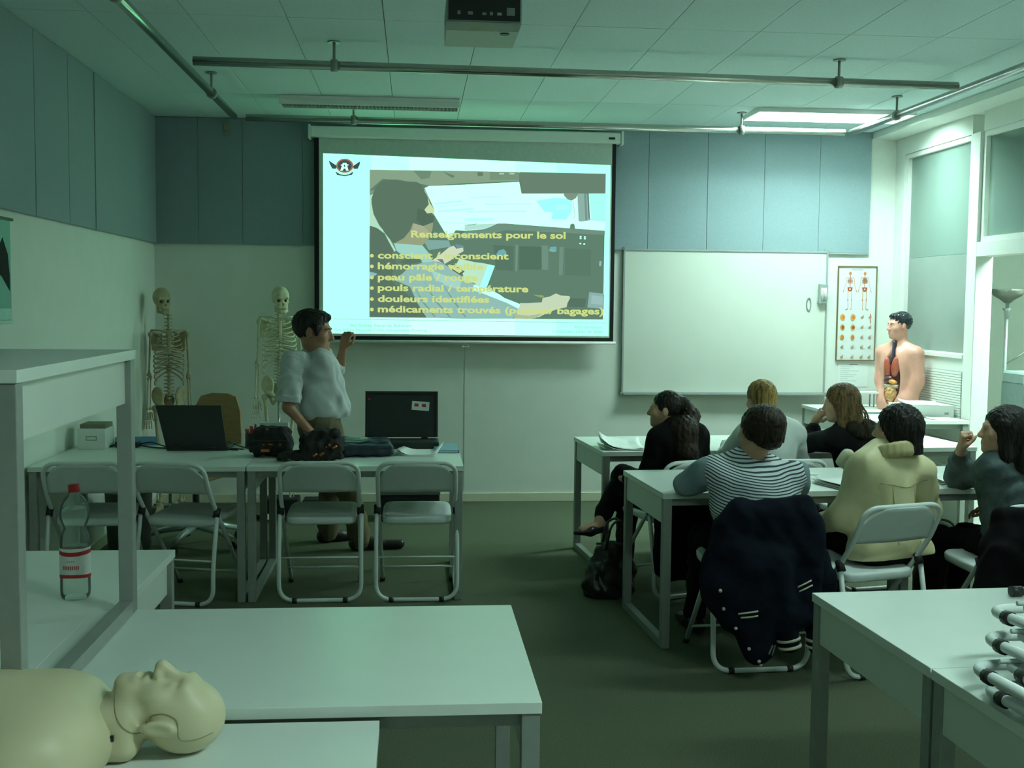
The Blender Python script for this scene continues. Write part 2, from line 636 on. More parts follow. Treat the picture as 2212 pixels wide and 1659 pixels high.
M_PANE = glass('window_glass', (0.93, 1, 0.96), alpha_mix=0.62)
M_FROST = mat('frosted_glass', (0.27, 0.33, 0.295), 0.25, var=0.06, scale=2.2)
b_ = M_FROST.node_tree.nodes['Principled BSDF']
b_.inputs['Transmission Weight'].default_value = 0.12
window('window_1', 7.76, 8.86, 1.222, 2.789, 1.968)
window('window_2', 6.602, 7.62, 2.037, 2.789)
struct(bx('windowsill', XR - 0.02, XR + 0.005, 7.76, 8.86, 1.222, 1.252, M_TRIM, bev=0.003))
# perforated radiator cover under the window
lv = thing('ventilation_grille', 'white slotted panel with fine horizontal lines under the window', 'grille', (XR, 8.3, 0.35))
bx('back_plate', -0.008, -0.0006, -0.53, 0.52, 0, 0.78, mat('grille_back', (0.42, 0.46, 0.42), 0.6), lv)
bm = bmesh.new()
for k in range(42):
    z = 0.004 + k * 0.0184
    box(bm, -0.014, -0.008, -0.53, 0.52, z, z + 0.0145)
o = obj('slats', bm, M_TRIM, lv)
o['kind'] = 'stuff'

# next room seen through the doorway
NX0, NX1, NY0, NY1 = XR + WT, 6.4, 4.6, 9.6
struct(bx('floor_next_room', NX0, NX1, NY0, NY1, -0.1, -0.001, M_CARPET))
struct(bx('ceiling_next_room', NX0, NX1, NY0, NY1, H, H + 0.1, M_CEIL))
struct(bx('wall_next_room_right', NX1, NX1 + 0.1, NY0, NY1, 0, H, M_WALL))
struct(bx('wall_next_room_back', NX0, NX1, NY1, NY1 + 0.1, 0, H, M_WALL))
struct(bx('wall_next_room_front', NX0, NX1, NY0 - 0.1, NY0, 0, H, M_WALL))
for yy in (8.35, 9.05):
    pass
struct(bx('trim_4', 4.62, 4.66, 9.57, 9.5995, 0.0, 2.6, M_TRIM))


M_BLADE = mat('louvre_white', (0.55, 0.56, 0.54), 0.5)


def tube_light(label, x0, x1, y0, y1, z0, m, group=None, lit=True):
    t = thing('ceiling_light', label, 'ceiling light', ((x0 + x1) / 2, (y0 + y1) / 2, z0), 0, group)
    a, b = (x1 - x0) / 2, (y1 - y0) / 2
    top = H - 0.001 - z0
    bm = bmesh.new()
    if lit:
        box(bm, -a, a, -b, b, top - 0.0025, top)
        box(bm, -a, a, -b, -b + 0.010, 0, top - 0.0025)
        box(bm, -a, a, b - 0.010, b, 0, top - 0.0025)
        box(bm, -a, -a + 0.010, -b + 0.010, b - 0.010, 0, top - 0.0025)
        box(bm, a - 0.010, a, -b + 0.010, b - 0.010, 0, top - 0.0025)
    else:
        box(bm, -a, a, -b, b, 0.012, top, 0.004)
    obj('housing', bm, M_WHITE, t)
    if lit:
        bx('diffuser', -a + 0.012, a - 0.012, -b + 0.012, b - 0.012, top - 0.006, top - 0.003, m, t)
        nb = max(2, int(round(2 * b / 0.066)))
        for k in range(1, nb):
            y = -b + 2 * b * k / nb
            bx('louvre_blade', -a + 0.0105, a - 0.0105, y - 0.001, y + 0.001, 0.0, top - 0.007, M_BLADE, t)  # blades added inside the lamp to keep its light off the upper wall
    else:
        n = 46
        bx('reflector', -a + 0.02, a - 0.02, -b + 0.02, b - 0.02, 0.0115, 0.0119, M_BLACK, t)
        for s in (-1, 1):
            bx('side_rail', -a, a, s * b - (0.016 if s > 0 else 0), s * b + (0 if s > 0 else 0.016), -0.022, 0.012, M_WHITE, t)
        for s in (-1, 1):
            bx('end_cap', s * a - (0.01 if s > 0 else 0), s * a + (0 if s > 0 else 0.01), -b + 0.016, b - 0.016, -0.022, 0.012, M_WHITE, t)
        for k in range(n):
            x = -a + 0.03 + (2 * a - 0.06) * k / (n - 1)
            bx('louvre_blade', x - 0.0018, x + 0.0018, -b + 0.0165, b - 0.0165, -0.019, 0.011, M_STEEL_L, t)
        bx('louvre_spine', -a + 0.012, a - 0.012, -0.004, 0.004, -0.020, 0.011, M_STEEL_L, t)
    return t


tube_light('lit white ceiling light over the right rows, crossed by the steel tube', 2.41, 3.56, 7.965, 8.37, 2.945, M_LAMP)
tube_light('unlit white ceiling light with louvres above the projection screen', -0.915, 0.305, 7.94, 8.12, 2.938, None, lit=False)
tube_light('lit ceiling light above the front right tables', 2.41, 3.58, 4.45, 4.85, 2.945, M_LAMP_NEAR)
tube_light('lit ceiling light above the viewer, on the right', 1.2, 2.37, 0.9, 1.3, 2.945, M_LAMP_REAR)
tube_light('lit ceiling light of the next room', 4.5, 5.7, 7.0, 7.32, 2.90, M_LAMP_NEXT)


# ------------------------------------------------------------------ steel tubes hung from the ceiling
def rail(label, p0, p1, hang, group='steel tubes under the ceiling'):
    p0, p1 = Vector(p0), Vector(p1)
    t = thing('hanging_tube', label, 'rail', p0, 0, group)
    d = p1 - p0
    tb('tube', [(0, 0, 0), d], 0.0245, M_CHROME, t, n=16)
    for f in hang:
        q = d * f
        bm = bmesh.new()
        tube(bm, [(q.x, q.y, q.z + 0.024), (q.x, q.y, H - 0.002 - p0.z)], 0.008, 8)
        h = obj('hanger_rod', bm, M_STEEL, t)
        bm = bmesh.new()
        w = d.normalized() * 0.018
        tube(bm, [q - w, q + w], 0.033, 16)
        obj('clamp', bm, M_STEEL, t)
        bm = bmesh.new()
        tube(bm, [(q.x, q.y, H - 0.008 - p0.z), (q.x, q.y, H - 0.001 - p0.z)], 0.035, 12)
        obj('ceiling_plate', bm, M_STEEL, t)
    return t


rail('steel ceiling tube running away along the grey felt left wall', (-1.247, 2.2, 2.85), (-1.24, 8.09, 2.85), (0.05, 0.47, 0.855))
rail('front steel ceiling tube crossing the room, nearest the projector', (-1.172, 6.28, 2.85), (3.10, 6.41, 2.85), (0.173, 0.834))
rail('back steel ceiling tube crossing the room just before the projection screen', (-1.165, 8.15, 2.85), (3.13, 8.22, 2.85), (0.172, 0.82))
rail('steel ceiling tube running away along the right window wall', (3.20, 2.2, 2.85), (3.18, 8.215, 2.85), (0.05, 0.45, 0.87))

# ------------------------------------------------------------------ projector
t = thing('projector', 'dark video projector hanging from the ceiling, cut by the top edge', 'projector', (0.272, 4.62, 2.66))
bx('case', -0.15, 0.15, -0.02, 0.28, 0.035, 0.13, M_GREY, t, bev=0.008)
bx('connector_panel', -0.142, 0.142, -0.026, -0.0195, 0.04, 0.124, M_BLACK, t)
for k, (x, w, h) in enumerate([(-0.1, 0.012, 0.014), (-0.055, 0.02, 0.012), (0.0, 0.016, 0.009), (0.028, 0.012, 0.012), (0.06, 0.018, 0.01), (0.105, 0.032, 0.03)]):
    bx('socket', x - w / 2, x + w / 2, -0.03, -0.0262, 0.06, 0.06 + h, M_STEEL if k % 2 else M_GREY, t)
bm = bmesh.new()
prism(bm, [(-0.148, 0.0), (0.138, 0.0), (0.15, 0.0345), (-0.15, 0.0345)], 'y', -0.015, 0.275)
obj('lower_case', bm, mat('projector_pale', (0.46, 0.52, 0.44), 0.5), t)
for r_ in range(2):
    for k in range(5):
        bx('rating_mark', -0.055 + k * 0.02, -0.043 + k * 0.02, -0.0158, -0.0149, 0.008 + 0.008 * r_, 0.011 + 0.008 * r_, mat('mark_yellow', (0.55, 0.52, 0.2), 0.6), t)
bm = bmesh.new()
tube(bm, [(0.085, 0.02, -0.004), (0.085, 0.02, 0.0)], 0.018, 16)
obj('foot', bm, M_BLACK, t)
bm = bmesh.new()
tube(bm, [(0, 0.13, 0.13), (0, 0.13, H - 2.66 - 0.002)], 0.02, 12)
obj('mount', bm, M_WHITE, t)
bm = bmesh.new()
tube(bm, [(0.06, 0.28, 0.085), (0.06, 0.31, 0.085)], 0.035, 20)
obj('lens', bm, M_BLACK, t)

# ------------------------------------------------------------------ projection screen and slide
SY = D - 0.10
t = thing('projection_screen', 'wall mounted roll-down projection screen showing a cockpit slide', 'projection screen', (0, SY, 0))
kx = SY / D


def W2(x, z):          # from the wall plane to the screen plane
    return x * kx, 1.589 + (z - 1.589) * kx


bm = bmesh.new()
c0, c1 = W2(-0.80, 2.845), W2(1.62, 2.93)
box(bm, c0[0], c1[0], -0.045, 0.055, c0[1], c1[1], 0.012)
obj('screen_case', bm, M_WHITE, t)
for x in (c0[0] - 0.018, c1[0] - 0.002):
    bx('end_cap', x, x + 0.02, -0.052, 0.06, c0[1] - 0.012, c1[1] + 0.01, M_WHITE, t, bev=0.006)
bx('badge', c1[0] - 0.10, c1[0] - 0.05, -0.0475, -0.0452, c0[1] + 0.028, c0[1] + 0.045, M_BLACK, t)
for x in (-0.5, 0.4, 1.3):
    bx('wall_bracket', x - 0.02, x + 0.02, 0.03, 0.0995, c1[1] - 0.005, c1[1] + 0.02, M_STEEL, t)
b0, b1 = W2(-0.775, 1.285), W2(1.587, 2.85)
bx('black_border', b0[0], b1[0], 0.0, 0.002, b0[1], b1[1], M_BLACKM, t)
f0, f1 = W2(-0.738, 1.315), W2(1.556, 2.85)
bx('screen_fabric', f0[0], f1[0], -0.002, 0.0, f0[1], f1[1], mat('screen_white', (0.55, 0.62, 0.57), 0.8), t)
bm = bmesh.new()
tube(bm, [(b0[0] - 0.005, 0.0, b0[1] - 0.012), (b1[0] + 0.02, 0.0, b0[1] - 0.012)], 0.012, 12)
obj('bottom_bar', bm, M_WHITE, t)
bm = bmesh.new()
tube(bm, fillet([((b0[0] + b1[0]) / 2 + 0.0, 0, b0[1] - 0.02), ((b0[0] + b1[0]) / 2 + 0.03, 0, b0[1] - 0.05), ((b0[0] + b1[0]) / 2 - 0.03, 0, b0[1] - 0.05), ((b0[0] + b1[0]) / 2, 0, b0[1] - 0.02)], 0.01), 0.004, 6)
obj('pull_handle', bm, M_WHITE, t)

# the slide: projected light put into glowing colour, built as thin layers of coloured shapes on the fabric; slide units as read off the slide (0..2212)
Q = [(-0.706, 2.726), (1.54, 2.679), (1.547, 1.328), (-0.708, 1.334)]


def SL(px, py, layer):
    u = (px - 698) / (619.0 - (py - 331) * 0.008)
    top, bot = 331 + 26 * u, 720 + 6 * u
    v = (py - top) / (bot - top)
    x = (Q[0][0] * (1 - u) + Q[1][0] * u) * (1 - v) + (Q[3][0] * (1 - u) + Q[2][0] * u) * v
    z = (Q[0][1] * (1 - u) + Q[1][1] * u) * (1 - v) + (Q[3][1] * (1 - u) + Q[2][1] * u) * v
    x, z = W2(x, z)
    return (x, -0.0021 - 0.00012 * layer, z)


class Print:
    """collects coloured flat polygons into one mesh"""
    def __init__(s):
        s.v, s.f, s.mi, s.mats, s.key = [], [], [], [], {}

    def m(s, rgb, power):
        if rgb not in s.key:
            s.key[rgb] = len(s.mats)
            c = srgb(*rgb)
            if power and rgb[1] >= 244:      # the picture clips these: the projected white is greener and brighter than it looks
                c = (c[0], c[1] * 2.15, c[2] * 1.22, 1)
            s.mats.append(emit('slide_%02x%02x%02x' % rgb, c, power) if power else mat('print_%02x%02x%02x' % rgb, srgb(*rgb), 0.7, var=0.02))
        return s.key[rgb]

    def poly(s, pts, rgb, power=0):
        n = len(s.v)
        s.v += [tuple(p) for p in pts]
        s.f.append(list(range(n, n + len(pts))))
        s.mi.append(s.m(rgb, power))

    def build(s, name, parent):
        me = bpy.data.meshes.new(name)
        me.from_pydata(s.v, [], s.f)
        for mm in s.mats:
            me.materials.append(mm)
        me.polygons.foreach_set('material_index', s.mi)
        bm = bmesh.new()
        bm.from_mesh(me)
        bmesh.ops.triangulate(bm, faces=[f for f in bm.faces if len(f.verts) > 4], ngon_method='EAR_CLIP')
        bm.to_mesh(me)
        bm.free()
        return link(bpy.data.objects.new(name, me), parent)


SP = 1.0 * SLIDE_POWER
pr = Print()


def zA(p): return [(690 + x / 6.703, 320 + y / 6.703) for x, y in p]
def zB(p): return [(1000 + x / 6.703, 320 + y / 6.703) for x, y in p]
def zC(p): return [(690 + x / 6.703, 520 + y / 6.703) for x, y in p]
def zD(p): return [(1000 + x / 6.506, 520 + y / 6.506) for x, y in p]


LAY = [0]


def sp(pts, rgb):
    LAY[0] += 1
    P = [SL(x, y, LAY[0]) for x, y in pts]
    pr.poly(P, rgb, SP)


# light page, brighter towards the middle
page = [(698, 331), (1318, 357), (1314, 726), (698, 720)]
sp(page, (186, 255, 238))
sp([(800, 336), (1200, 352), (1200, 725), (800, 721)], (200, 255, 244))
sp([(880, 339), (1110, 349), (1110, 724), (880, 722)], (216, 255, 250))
sp([(720, 688), (1312, 697), (1312, 698.2), (720, 689.2)], (140, 205, 195))
sp([(797, 366), (1307, 376), (1302, 690), (797, 685)], (96, 130, 110))
sp(zA([(715, 312), (1600, 322), (2212, 330)]) + zB([(790, 345), (790, 470), (0, 505)]) + zA([(1560, 540), (1480, 520), (900, 440), (715, 600)]), (136, 164, 136))
sp(zA([(1340, 325), (1600, 330), (1570, 430), (1450, 450)]), (112, 140, 118))
sp(zA([(1760, 335), (1940, 400), (1900, 430), (1820, 380)]), (104, 132, 112))
sp(zB([(180, 345), (265, 350), (265, 400), (190, 405)]), (100, 128, 108))
sp(zB([(360, 345), (790, 350), (790, 455), (360, 460)]), (118, 150, 126))
for x in (500, 650):
    sp(zB([(x, 355), (x + 70, 358), (x + 70, 380), (x, 378)]), (175, 205, 180))
# sky in the cockpit window
sp(zA([(1500, 575), (1560, 545)]) + zB([(0, 525), (790, 485), (825, 655), (2050, 655), (2045, 1190), (1400, 1145), (600, 1085), (500, 1085), (280, 1165), (0, 1190)]) + zA([(1950, 1180), (1850, 1310), (1640, 960), (1640, 880)]), (214, 255, 252))
for (x0, x1, y, w) in [(1650, 2050, 790, 22), (1700, 2200, 900, 26), (1660, 2150, 840, 10)]:
    sp(zA([(x0, y), (x1, y - 40), (x1, y - 40 + w), (x0, y + w)]), (186, 250, 244))
for (x0, x1, y, w) in [(80, 540, 700, 16), (300, 960, 800, 18), (20, 900, 905, 22), (0, 420, 1010, 40)]:
    sp(zB([(x0, y), (x1, y - 8), (x1, y - 8 + w), (x0, y + w)]), (190, 250, 244))
sp(zB([(1040, 760), (1300, 715), (1560, 730), (1560, 900), (1480, 1030), (1260, 1020), (1280, 925), (1160, 915)]), (164, 246, 248))
sp(zB([(1360, 800), (1500, 810), (1540, 890), (1300, 895)]), (176, 250, 236))
sp(zB([(1810, 655), (2050, 655), (2045, 1060), (1850, 1040)]), (172, 244, 226))
sp(zB([(0, 1100), (480, 1085), (290, 1160), (0, 1185)]), (180, 228, 212))
sp(zB([(40, 1105), (180, 1085), (175, 1092), (45, 1114)]), (100, 140, 130))
sp(zA([(1720, 1070), (2200, 1075), (2200, 1079), (1720, 1076)]), (150, 200, 190))
# window post
sp(zB([(1640, 655), (1800, 655), (1830, 1040), (1700, 1060), (1660, 1050)]), (142, 180, 170))
sp(zB([(1740, 655), (1770, 655), (1790, 1030), (1760, 1040)]), (116, 150, 142))
sp(zB([(1785, 655), (1808, 655), (1828, 1010), (1860, 1044), (1810, 1010)]), (96, 124, 108))
sp(zB([(1440, 650), (1660, 650), (1620, 720), (1560, 755), (1500, 740), (1450, 690)]), (128, 150, 132))
sp(zB([(1572, 760), (1580, 760), (1612, 990), (1560, 1034), (1604, 985)]), (150, 190, 182))
# dashboard and overhead box
sp(zB([(800, 345), (2060, 370), (2055, 645), (830, 640), (808, 480), (795, 465)]), (104, 132, 112))
sp(zB([(1530, 1155), (1540, 1100), (1570, 1085), (1600, 1100), (1610, 1165)]), (104, 134, 116))
sp(zB([(0, 1190), (290, 1165), (480, 1085), (590, 1085), (1400, 1148), (2048, 1195), (2048, 1250), (600, 1180), (0, 1330)]), (112, 146, 128))
sp(zD([(770, 70), (1085, 80), (1085, 400), (765, 400)]), (84, 116, 98))
sp(zD([(1420, 100), (1790, 115), (1785, 490), (1420, 480)]), (92, 124, 106))
sp(zD([(400, 50), (690, 70), (690, 420), (440, 400)]), (88, 120, 102))
sp(zD([(720, 50), (750, 50), (740, 420), (715, 420)]), (116, 150, 134))
sp(zD([(1085, 60), (1180, 60), (1180, 400), (1090, 400)]), (112, 146, 130))
sp(zD([(1340, 80), (1400, 80), (1385, 480), (1330, 480)]), (112, 146, 130))
sp(zD([(480, 130), (550, 110), (585, 150), (585, 190), (440, 190)]), (112, 176, 180))
sp(zD([(1210, 78), (1295, 76), (1300, 140), (1195, 125)]), (108, 176, 190))
sp(zD([(1190, 122), (1300, 138), (1260, 152), (1200, 140)]), (150, 190, 130))
for (x, y) in [(1690, 1275), (1752, 1280), (1690, 1300), (1752, 1305), (1686, 1376), (1744, 1382)]:
    sp(zB([(x - 13, y - 9), (x + 13, y - 9), (x + 13, y + 9), (x - 13, y + 9)]), (204, 250, 244))
sp(zD([(1910, 280), (1940, 280), (1935, 350), (1905, 350)]), (150, 190, 190))
sp(zD([(1765, 715), (1980, 742), (1975, 955), (1740, 935)]), (140, 178, 172))
sp(zD([(1800, 760), (1960, 780), (1955, 900), (1790, 880)]), (156, 192, 188))
sp(zD([(1450, 800), (1720, 810), (1700, 930), (1460, 920)]), (88, 116, 100))
# left side: seat and pale panel
sp(zA([(715, 680), (790, 640), (740, 780), (770, 950), (850, 1110), (980, 1270), (1090, 1470), (1060, 1500), (930, 1230), (820, 1150), (715, 1115)]), (178, 226, 196))
sp(zA([(715, 1118), (820, 1152), (930, 1240), (1060, 1480), (1050, 1560)]) + zC([(1100, 330), (1000, 560), (1400, 900), (1540, 1105), (712, 1100), (712, 0)]), (92, 118, 102))
sp(zC([(712, 440), (830, 470), (750, 530), (712, 545)]), (140, 190, 190))
sp(zA([(715, 610), (800, 600), (790, 660), (715, 660)]), (130, 150, 128))
# the pilot
sp(zA([(1480, 1320), (1850, 1330), (1880, 1420), (1560, 1470)]), (128, 172, 162))
sp(zA([(1500, 600), (1545, 690), (1575, 790), (1645, 890), (1640, 960), (1600, 930), (1525, 940), (1490, 880), (1440, 700)]), (202, 226, 176))
sp(zA([(1330, 1070), (1500, 1110), (1625, 1070), (1612, 1180), (1560, 1310), (1470, 1400), (1180, 1380), (1040, 1372), (1200, 1290), (1280, 1200)]), (150, 164, 130))
sp(zA([(1340, 1080), (1480, 1120), (1560, 1200), (1440, 1260), (1330, 1200)]), (168, 176, 146))
sp(zA([(740, 740), (760, 900), (830, 1055), (930, 1220), (1000, 1310), (1065, 1372), (1200, 1300), (1290, 1190), (1335, 1080), (1480, 1122), (1540, 1100), (1615, 1070), (1638, 985), (1600, 940), (1530, 945), (1495, 890), (1560, 810), (1545, 700), (1490, 600), (1450, 520), (1380, 485), (1250, 480), (1100, 452), (950, 452), (860, 500), (800, 570), (765, 650)]), (92, 120, 100))
sp(zA([(1400, 860), (1500, 890), (1540, 945), (1640, 985), (1630, 1060), (1480, 1120), (1380, 1040)]), (84, 110, 94))
sp(zC([(1060, 30), (1470, 60), (1560, 170), (1620, 290), (1500, 320), (1300, 230), (1180, 200), (1100, 140)]), (158, 214, 200))
sp(zC([(1060, 560), (1180, 470), (1300, 360), (1480, 310), (1640, 290), (1790, 335), (2010, 490)]) + zD([(130, 600), (330, 660), (490, 750), (560, 800), (780, 885), (770, 960), (680, 1092), (0, 1096)]) + zC([(1530, 1110), (1400, 900), (1290, 660)]), (146, 192, 182))
sp(zC([(1600, 420), (1860, 520), (2040, 560), (2000, 700), (1800, 640), (1640, 540)]), (166, 214, 204))
for (a, b, c) in [((1330, 640), (1480, 900), (1640, 1100)), ((1480, 560), (1640, 860), (1860, 1105)), ((1720, 560), (1900, 860), (2080, 1100))]:
    sp(zC([a, (b[0] + 20, b[1] - 10), (c[0] + 24, c[1]), c, b]), (118, 158, 150))
sp(zD([(130, 610), (330, 665), (490, 750), (560, 800), (780, 885), (765, 955), (600, 870), (420, 800), (220, 720), (120, 690)]), (204, 248, 238))
sp(zC([(1140, 300), (1250, 258), (1430, 258), (1472, 290), (1380, 312), (1250, 342)]), (90, 118, 100))
sp(zC([(1960, 330), (2000, 250)]) + zD([(0, 262), (130, 292), (280, 312), (425, 345), (310, 650), (200, 640), (130, 585), (0, 560)]) + zC([(2050, 470), (1940, 400)]), (188, 234, 202))
sp(zD([(330, 330), (425, 345), (310, 650), (215, 640)]), (174, 252, 246))
sp(zC([(1840, 320), (1950, 360), (2080, 440), (2010, 490), (1900, 420)]), (84, 108, 92))
sp(zC([(1850, 330), (1940, 370), (2050, 430), (2000, 465), (1900, 400)]), (206, 226, 160))
sp(zC([(1600, 285), (1750, 175), (1850, 90), (1920, 65), (1960, 110), (2055, 92), (2062, 145), (1950, 205), (1880, 275), (1790, 330), (1700, 300)]), (208, 222, 192))
sp(zC([(1940, 40), (2050, 60), (2070, 92), (1970, 108)]), (110, 150, 160))
sp(zC([(1680, 262), (1760, 262), (1790, 330), (1730, 300)]), (100, 130, 130))
sp(zD([(780, 872), (900, 872), (1090, 862), (1100, 800), (1200, 780), (1290, 735), (1360, 765), (1480, 770), (1492, 800), (1455, 870), (1440, 930), (1300, 960), (1180, 1005), (1050, 1070), (900, 1098), (690, 1092), (770, 960)]), (198, 218, 186))
sp(zD([(720, 1030), (900, 1050), (1100, 1020), (1000, 1085), (880, 1098), (690, 1092)]), (176, 190, 152))
sp(zD([(960, 755), (1100, 760), (1130, 790), (1080, 795)]), (150, 168, 100))
# emblem: winged roundel with a white A
def disc(cx, cy, rx, ry, n=28):
    return [(cx + rx * math.cos(2 * PI * k / n), cy + ry * math.sin(2 * PI * k / n)) for k in range(n)]
sp(zA([(135, 180), (250, 255), (240, 300), (185, 298), (150, 230)]), (56, 82, 88))
sp(zA([(580, 190), (475, 262), (490, 300), (545, 300), (575, 235)]), (56, 82, 88))
sp(zA(disc(362, 255, 122, 102)), (172, 110, 100))
sp(zA(disc(362, 255, 98, 82)), (62, 84, 88))
sp(zA([(335, 215), (385, 215), (415, 325), (380, 325), (372, 296), (345, 296), (335, 325), (300, 325)]), (226, 255, 246))
sp(zA([(352, 240), (366, 240), (370, 272), (348, 272)]), (62, 84, 88))
sp(zA(disc(318, 245, 14, 12, 10)), (200, 240, 230))
sp(zA(disc(405, 243, 12, 12, 10)), (200, 240, 230))
sp(zA([(228, 345), (245, 345), (300, 378), (360, 386), (420, 378), (468, 345), (486, 352), (462, 388), (362, 404), (255, 390)]), (70, 100, 100))
pr.build('slide_picture', t)


# ---- writing
FONT_CACHE = {}


def text_mesh(txt, bold=0.0):
    cu = bpy.data.curves.new('t', 'FONT')
    cu.body = txt
    cu.size = 1.0
    cu.offset = bold
    cu.resolution_u = 3
    ob = bpy.data.objects.new('t', cu)
    COL.objects.link(ob)
    dg = bpy.context.evaluated_depsgraph_get()
    me = bpy.data.meshes.new_from_object(ob.evaluated_get(dg))
    bpy.data.objects.remove(ob)
    return me


def write(name, txt, fn, x0, x1, ybase, height, m, parent, bold=0.0, slope=0.0):
    """lay text between x0 and x1 on the surface fn(px, py) -> local point; height = cap height"""
    me = text_mesh(txt, bold)
    n = len(me.vertices)
    co = np.zeros(n * 3)
    me.vertices.foreach_get('co', co)
    co = co.reshape(-1, 3)
    a, b = co[:, 0].min(), co[:, 0].max()
    out = []
    for x, y, _ in co:
        px = x0 + (x - a) / (b - a) * (x1 - x0)
        py = ybase + slope * (px - x0) - y / 0.70 * height
        out += list(fn(px, py))
    me.vertices.foreach_set('co', out)
    me.materials.clear()
    me.materials.append(m)
    me.name = name
    o = link(bpy.data.objects.new(name, me), parent)
    o['kind'] = 'stuff'
    return o


M_TY = emit('slide_text_yellow', srgb(206, 224, 138), SP)
M_TT = emit('slide_text_teal', srgb(120, 196, 180), SP)
LT = LAY[0] + 2
sl = lambda px, py: SL(px, py, LT)
write('slide_title', 'Renseignements pour le sol', sl, 885, 1219, 511.5, 14.5, M_TY, t, 0.032, 0.010)
lines = [('conscient / inconscient', 1095, 557, 0.008), ('h\u00e9morragie visible', 1040, 580, 0.008), ('peau p\u00e2le / rouge', 1028, 604, 0.008),
         ('pouls radial / temp\u00e9rature', 1138, 627, 0.010), ('douleurs identifi\u00e9es', 1053, 651, 0.008), ('m\u00e9dicaments trouv\u00e9s (poches/ bagages)', 1303, 673.5, 0.010)]
for tx, xe, yb, s_ in lines:
    write('slide_text', tx, sl, 814, xe, yb, 14.0, M_TY, t, 0.032, s_)
pr = Print()
for _, _, yb, _ in lines:
    pr.poly([SL(x, y, LT) for x, y in disc(801.5, yb - 5.5, 4, 4, 14)], (206, 224, 138), SP)
pr.build('slide_bullets', t)
write('slide_text', 'Air Safety Security Services', sl, 755, 886, 705.5, 6.2, M_TT, t, 0.0, 0.004)
write('slide_text', 'Fire-Safety-Security-Crisis management-Training', sl, 721, 919, 714.5, 5.2, M_TT, t, 0.0, 0.006)
write('slide_text', 'First aid basics', sl, 1240, 1299, 709, 5.6, M_TT, t, 0.0, 0.006)
write('slide_text', 'CH/00508/12/FA/1/E/ 2008', sl, 1191, 1300, 719, 5.6, M_TT, t, 0.0, 0.004)

# ------------------------------------------------------------------ whiteboard and wall things
t = thing('whiteboard', 'large framed whiteboard on the back wall beside the projection screen', 'whiteboard', (2.49, D, 1.45))
x0, x1, z0, z1 = 1.655 - 2.49, 3.327 - 2.49, 0.87 - 1.45, 2.025 - 1.45
bx('board', x0 + 0.006, x1 - 0.006, -0.022, -0.004, z0 + 0.006, z1 - 0.006, mat('board_enamel', (0.66, 0.70, 0.62), 0.16, var=0.02, scale=3), t)
for (a, b, c, d, n) in ((x0, x1, z1 - 0.014, z1, 'frame_rail'), (x0, x1, z0, z0 + 0.014, 'frame_rail'), (x0, x0 + 0.014, z0 + 0.014, z1 - 0.014, 'frame_rail'), (x1 - 0.014, x1, z0 + 0.014, z1 - 0.014, 'frame_rail')):
    bx(n, a, b, -0.028, -0.002, c, d, M_STEEL_L, t)
for (cx_, cz_) in ((x0, z0), (x1, z0), (x0, z1), (x1, z1)):
    bx('frame_corner', cx_ - 0.012, cx_ + 0.012, -0.03, -0.0015, cz_ - 0.012, cz_ + 0.012, M_STEEL, t, bev=0.003)
bx('pen_tray', x0 + 0.01, x1 - 0.01, -0.07, -0.0285, z0 - 0.006, z0 + 0.006, M_STEEL_L, t)
for xx in (x0 + 0.01, x0 + 0.65, x1 - 0.02):
    bx('hanger_clip', xx - 0.012, xx + 0.012, -0.03, -0.002, z1, z1 + 0.016, M_STEEL, t)
t = thing('marker_holder', 'small grey marker holder clipped to the whiteboard edge', 'holder', (3.285, D - 0.031, 1.68))
bm = bmesh.new()
prism(bm, [(-0.04, -0.075), (0.03, -0.07), (0.035, 0.075), (-0.035, 0.08)], 'y', -0.03, 0)
obj('holder_body', bm, M_STEEL_L, t)
for k in range(3):
    tb('marker', [(-0.016 + k * 0.016, -0.032, -0.05), (-0.016 + k * 0.016, -0.032, 0.05)], 0.006, M_WHITE, t, n=8)
t = thing('board_magnet', 'thin oval clip stuck on the right of the whiteboard', 'magnet', (3.175, D - 0.0225, 1.60))
bm = bmesh.new()
tube(bm, [(0.018 * math.cos(2 * PI * k / 20), -0.005, 0.05 * math.sin(2 * PI * k / 20)) for k in range(20)], 0.005, 8, closed=True)
obj('ring', bm, M_STEEL_L, t)

# framed anatomy chart
t = thing('anatomy_poster', 'framed chart of two orange skeletons and rows of skulls', 'poster', (3.5795, D, 1.526))
pw, ph = 0.163, 0.385
bx('chart', -pw + 0.004, pw - 0.004, -0.012, -0.002, -ph + 0.004, ph - 0.004, mat('chart_paper', (0.72, 0.76, 0.73), 0.6, var=0.01), t)
M_FR = mat('frame_brown', (0.17, 0.12, 0.05), 0.5)
for (a, b, c, d) in ((-pw, pw, ph - 0.009, ph), (-pw, pw, -ph, -ph + 0.009), (-pw, -pw + 0.007, -ph + 0.009, ph - 0.009), (pw - 0.007, pw, -ph + 0.009, ph - 0.009)):
    bx('frame_rail', a, b, -0.02, -0.001, c, d, M_FR, t)
pr = Print()
PY = -0.0123
lay = [0]


def pp(pts, rgb):
    lay[0] += 1
    pr.poly([(x, PY - 0.00006 * lay[0], z) for x, z in pts], rgb)


def stroke(p, q, w, rgb):
    d = Vector((q[0] - p[0], q[1] - p[1]))
    nn = Vector((-d.y, d.x)).normalized() * w / 2
    pp([(p[0] + nn.x, p[1] + nn.y), (q[0] + nn.x, q[1] + nn.y), (q[0] - nn.x, q[1] - nn.y), (p[0] - nn.x, p[1] - nn.y)], rgb)


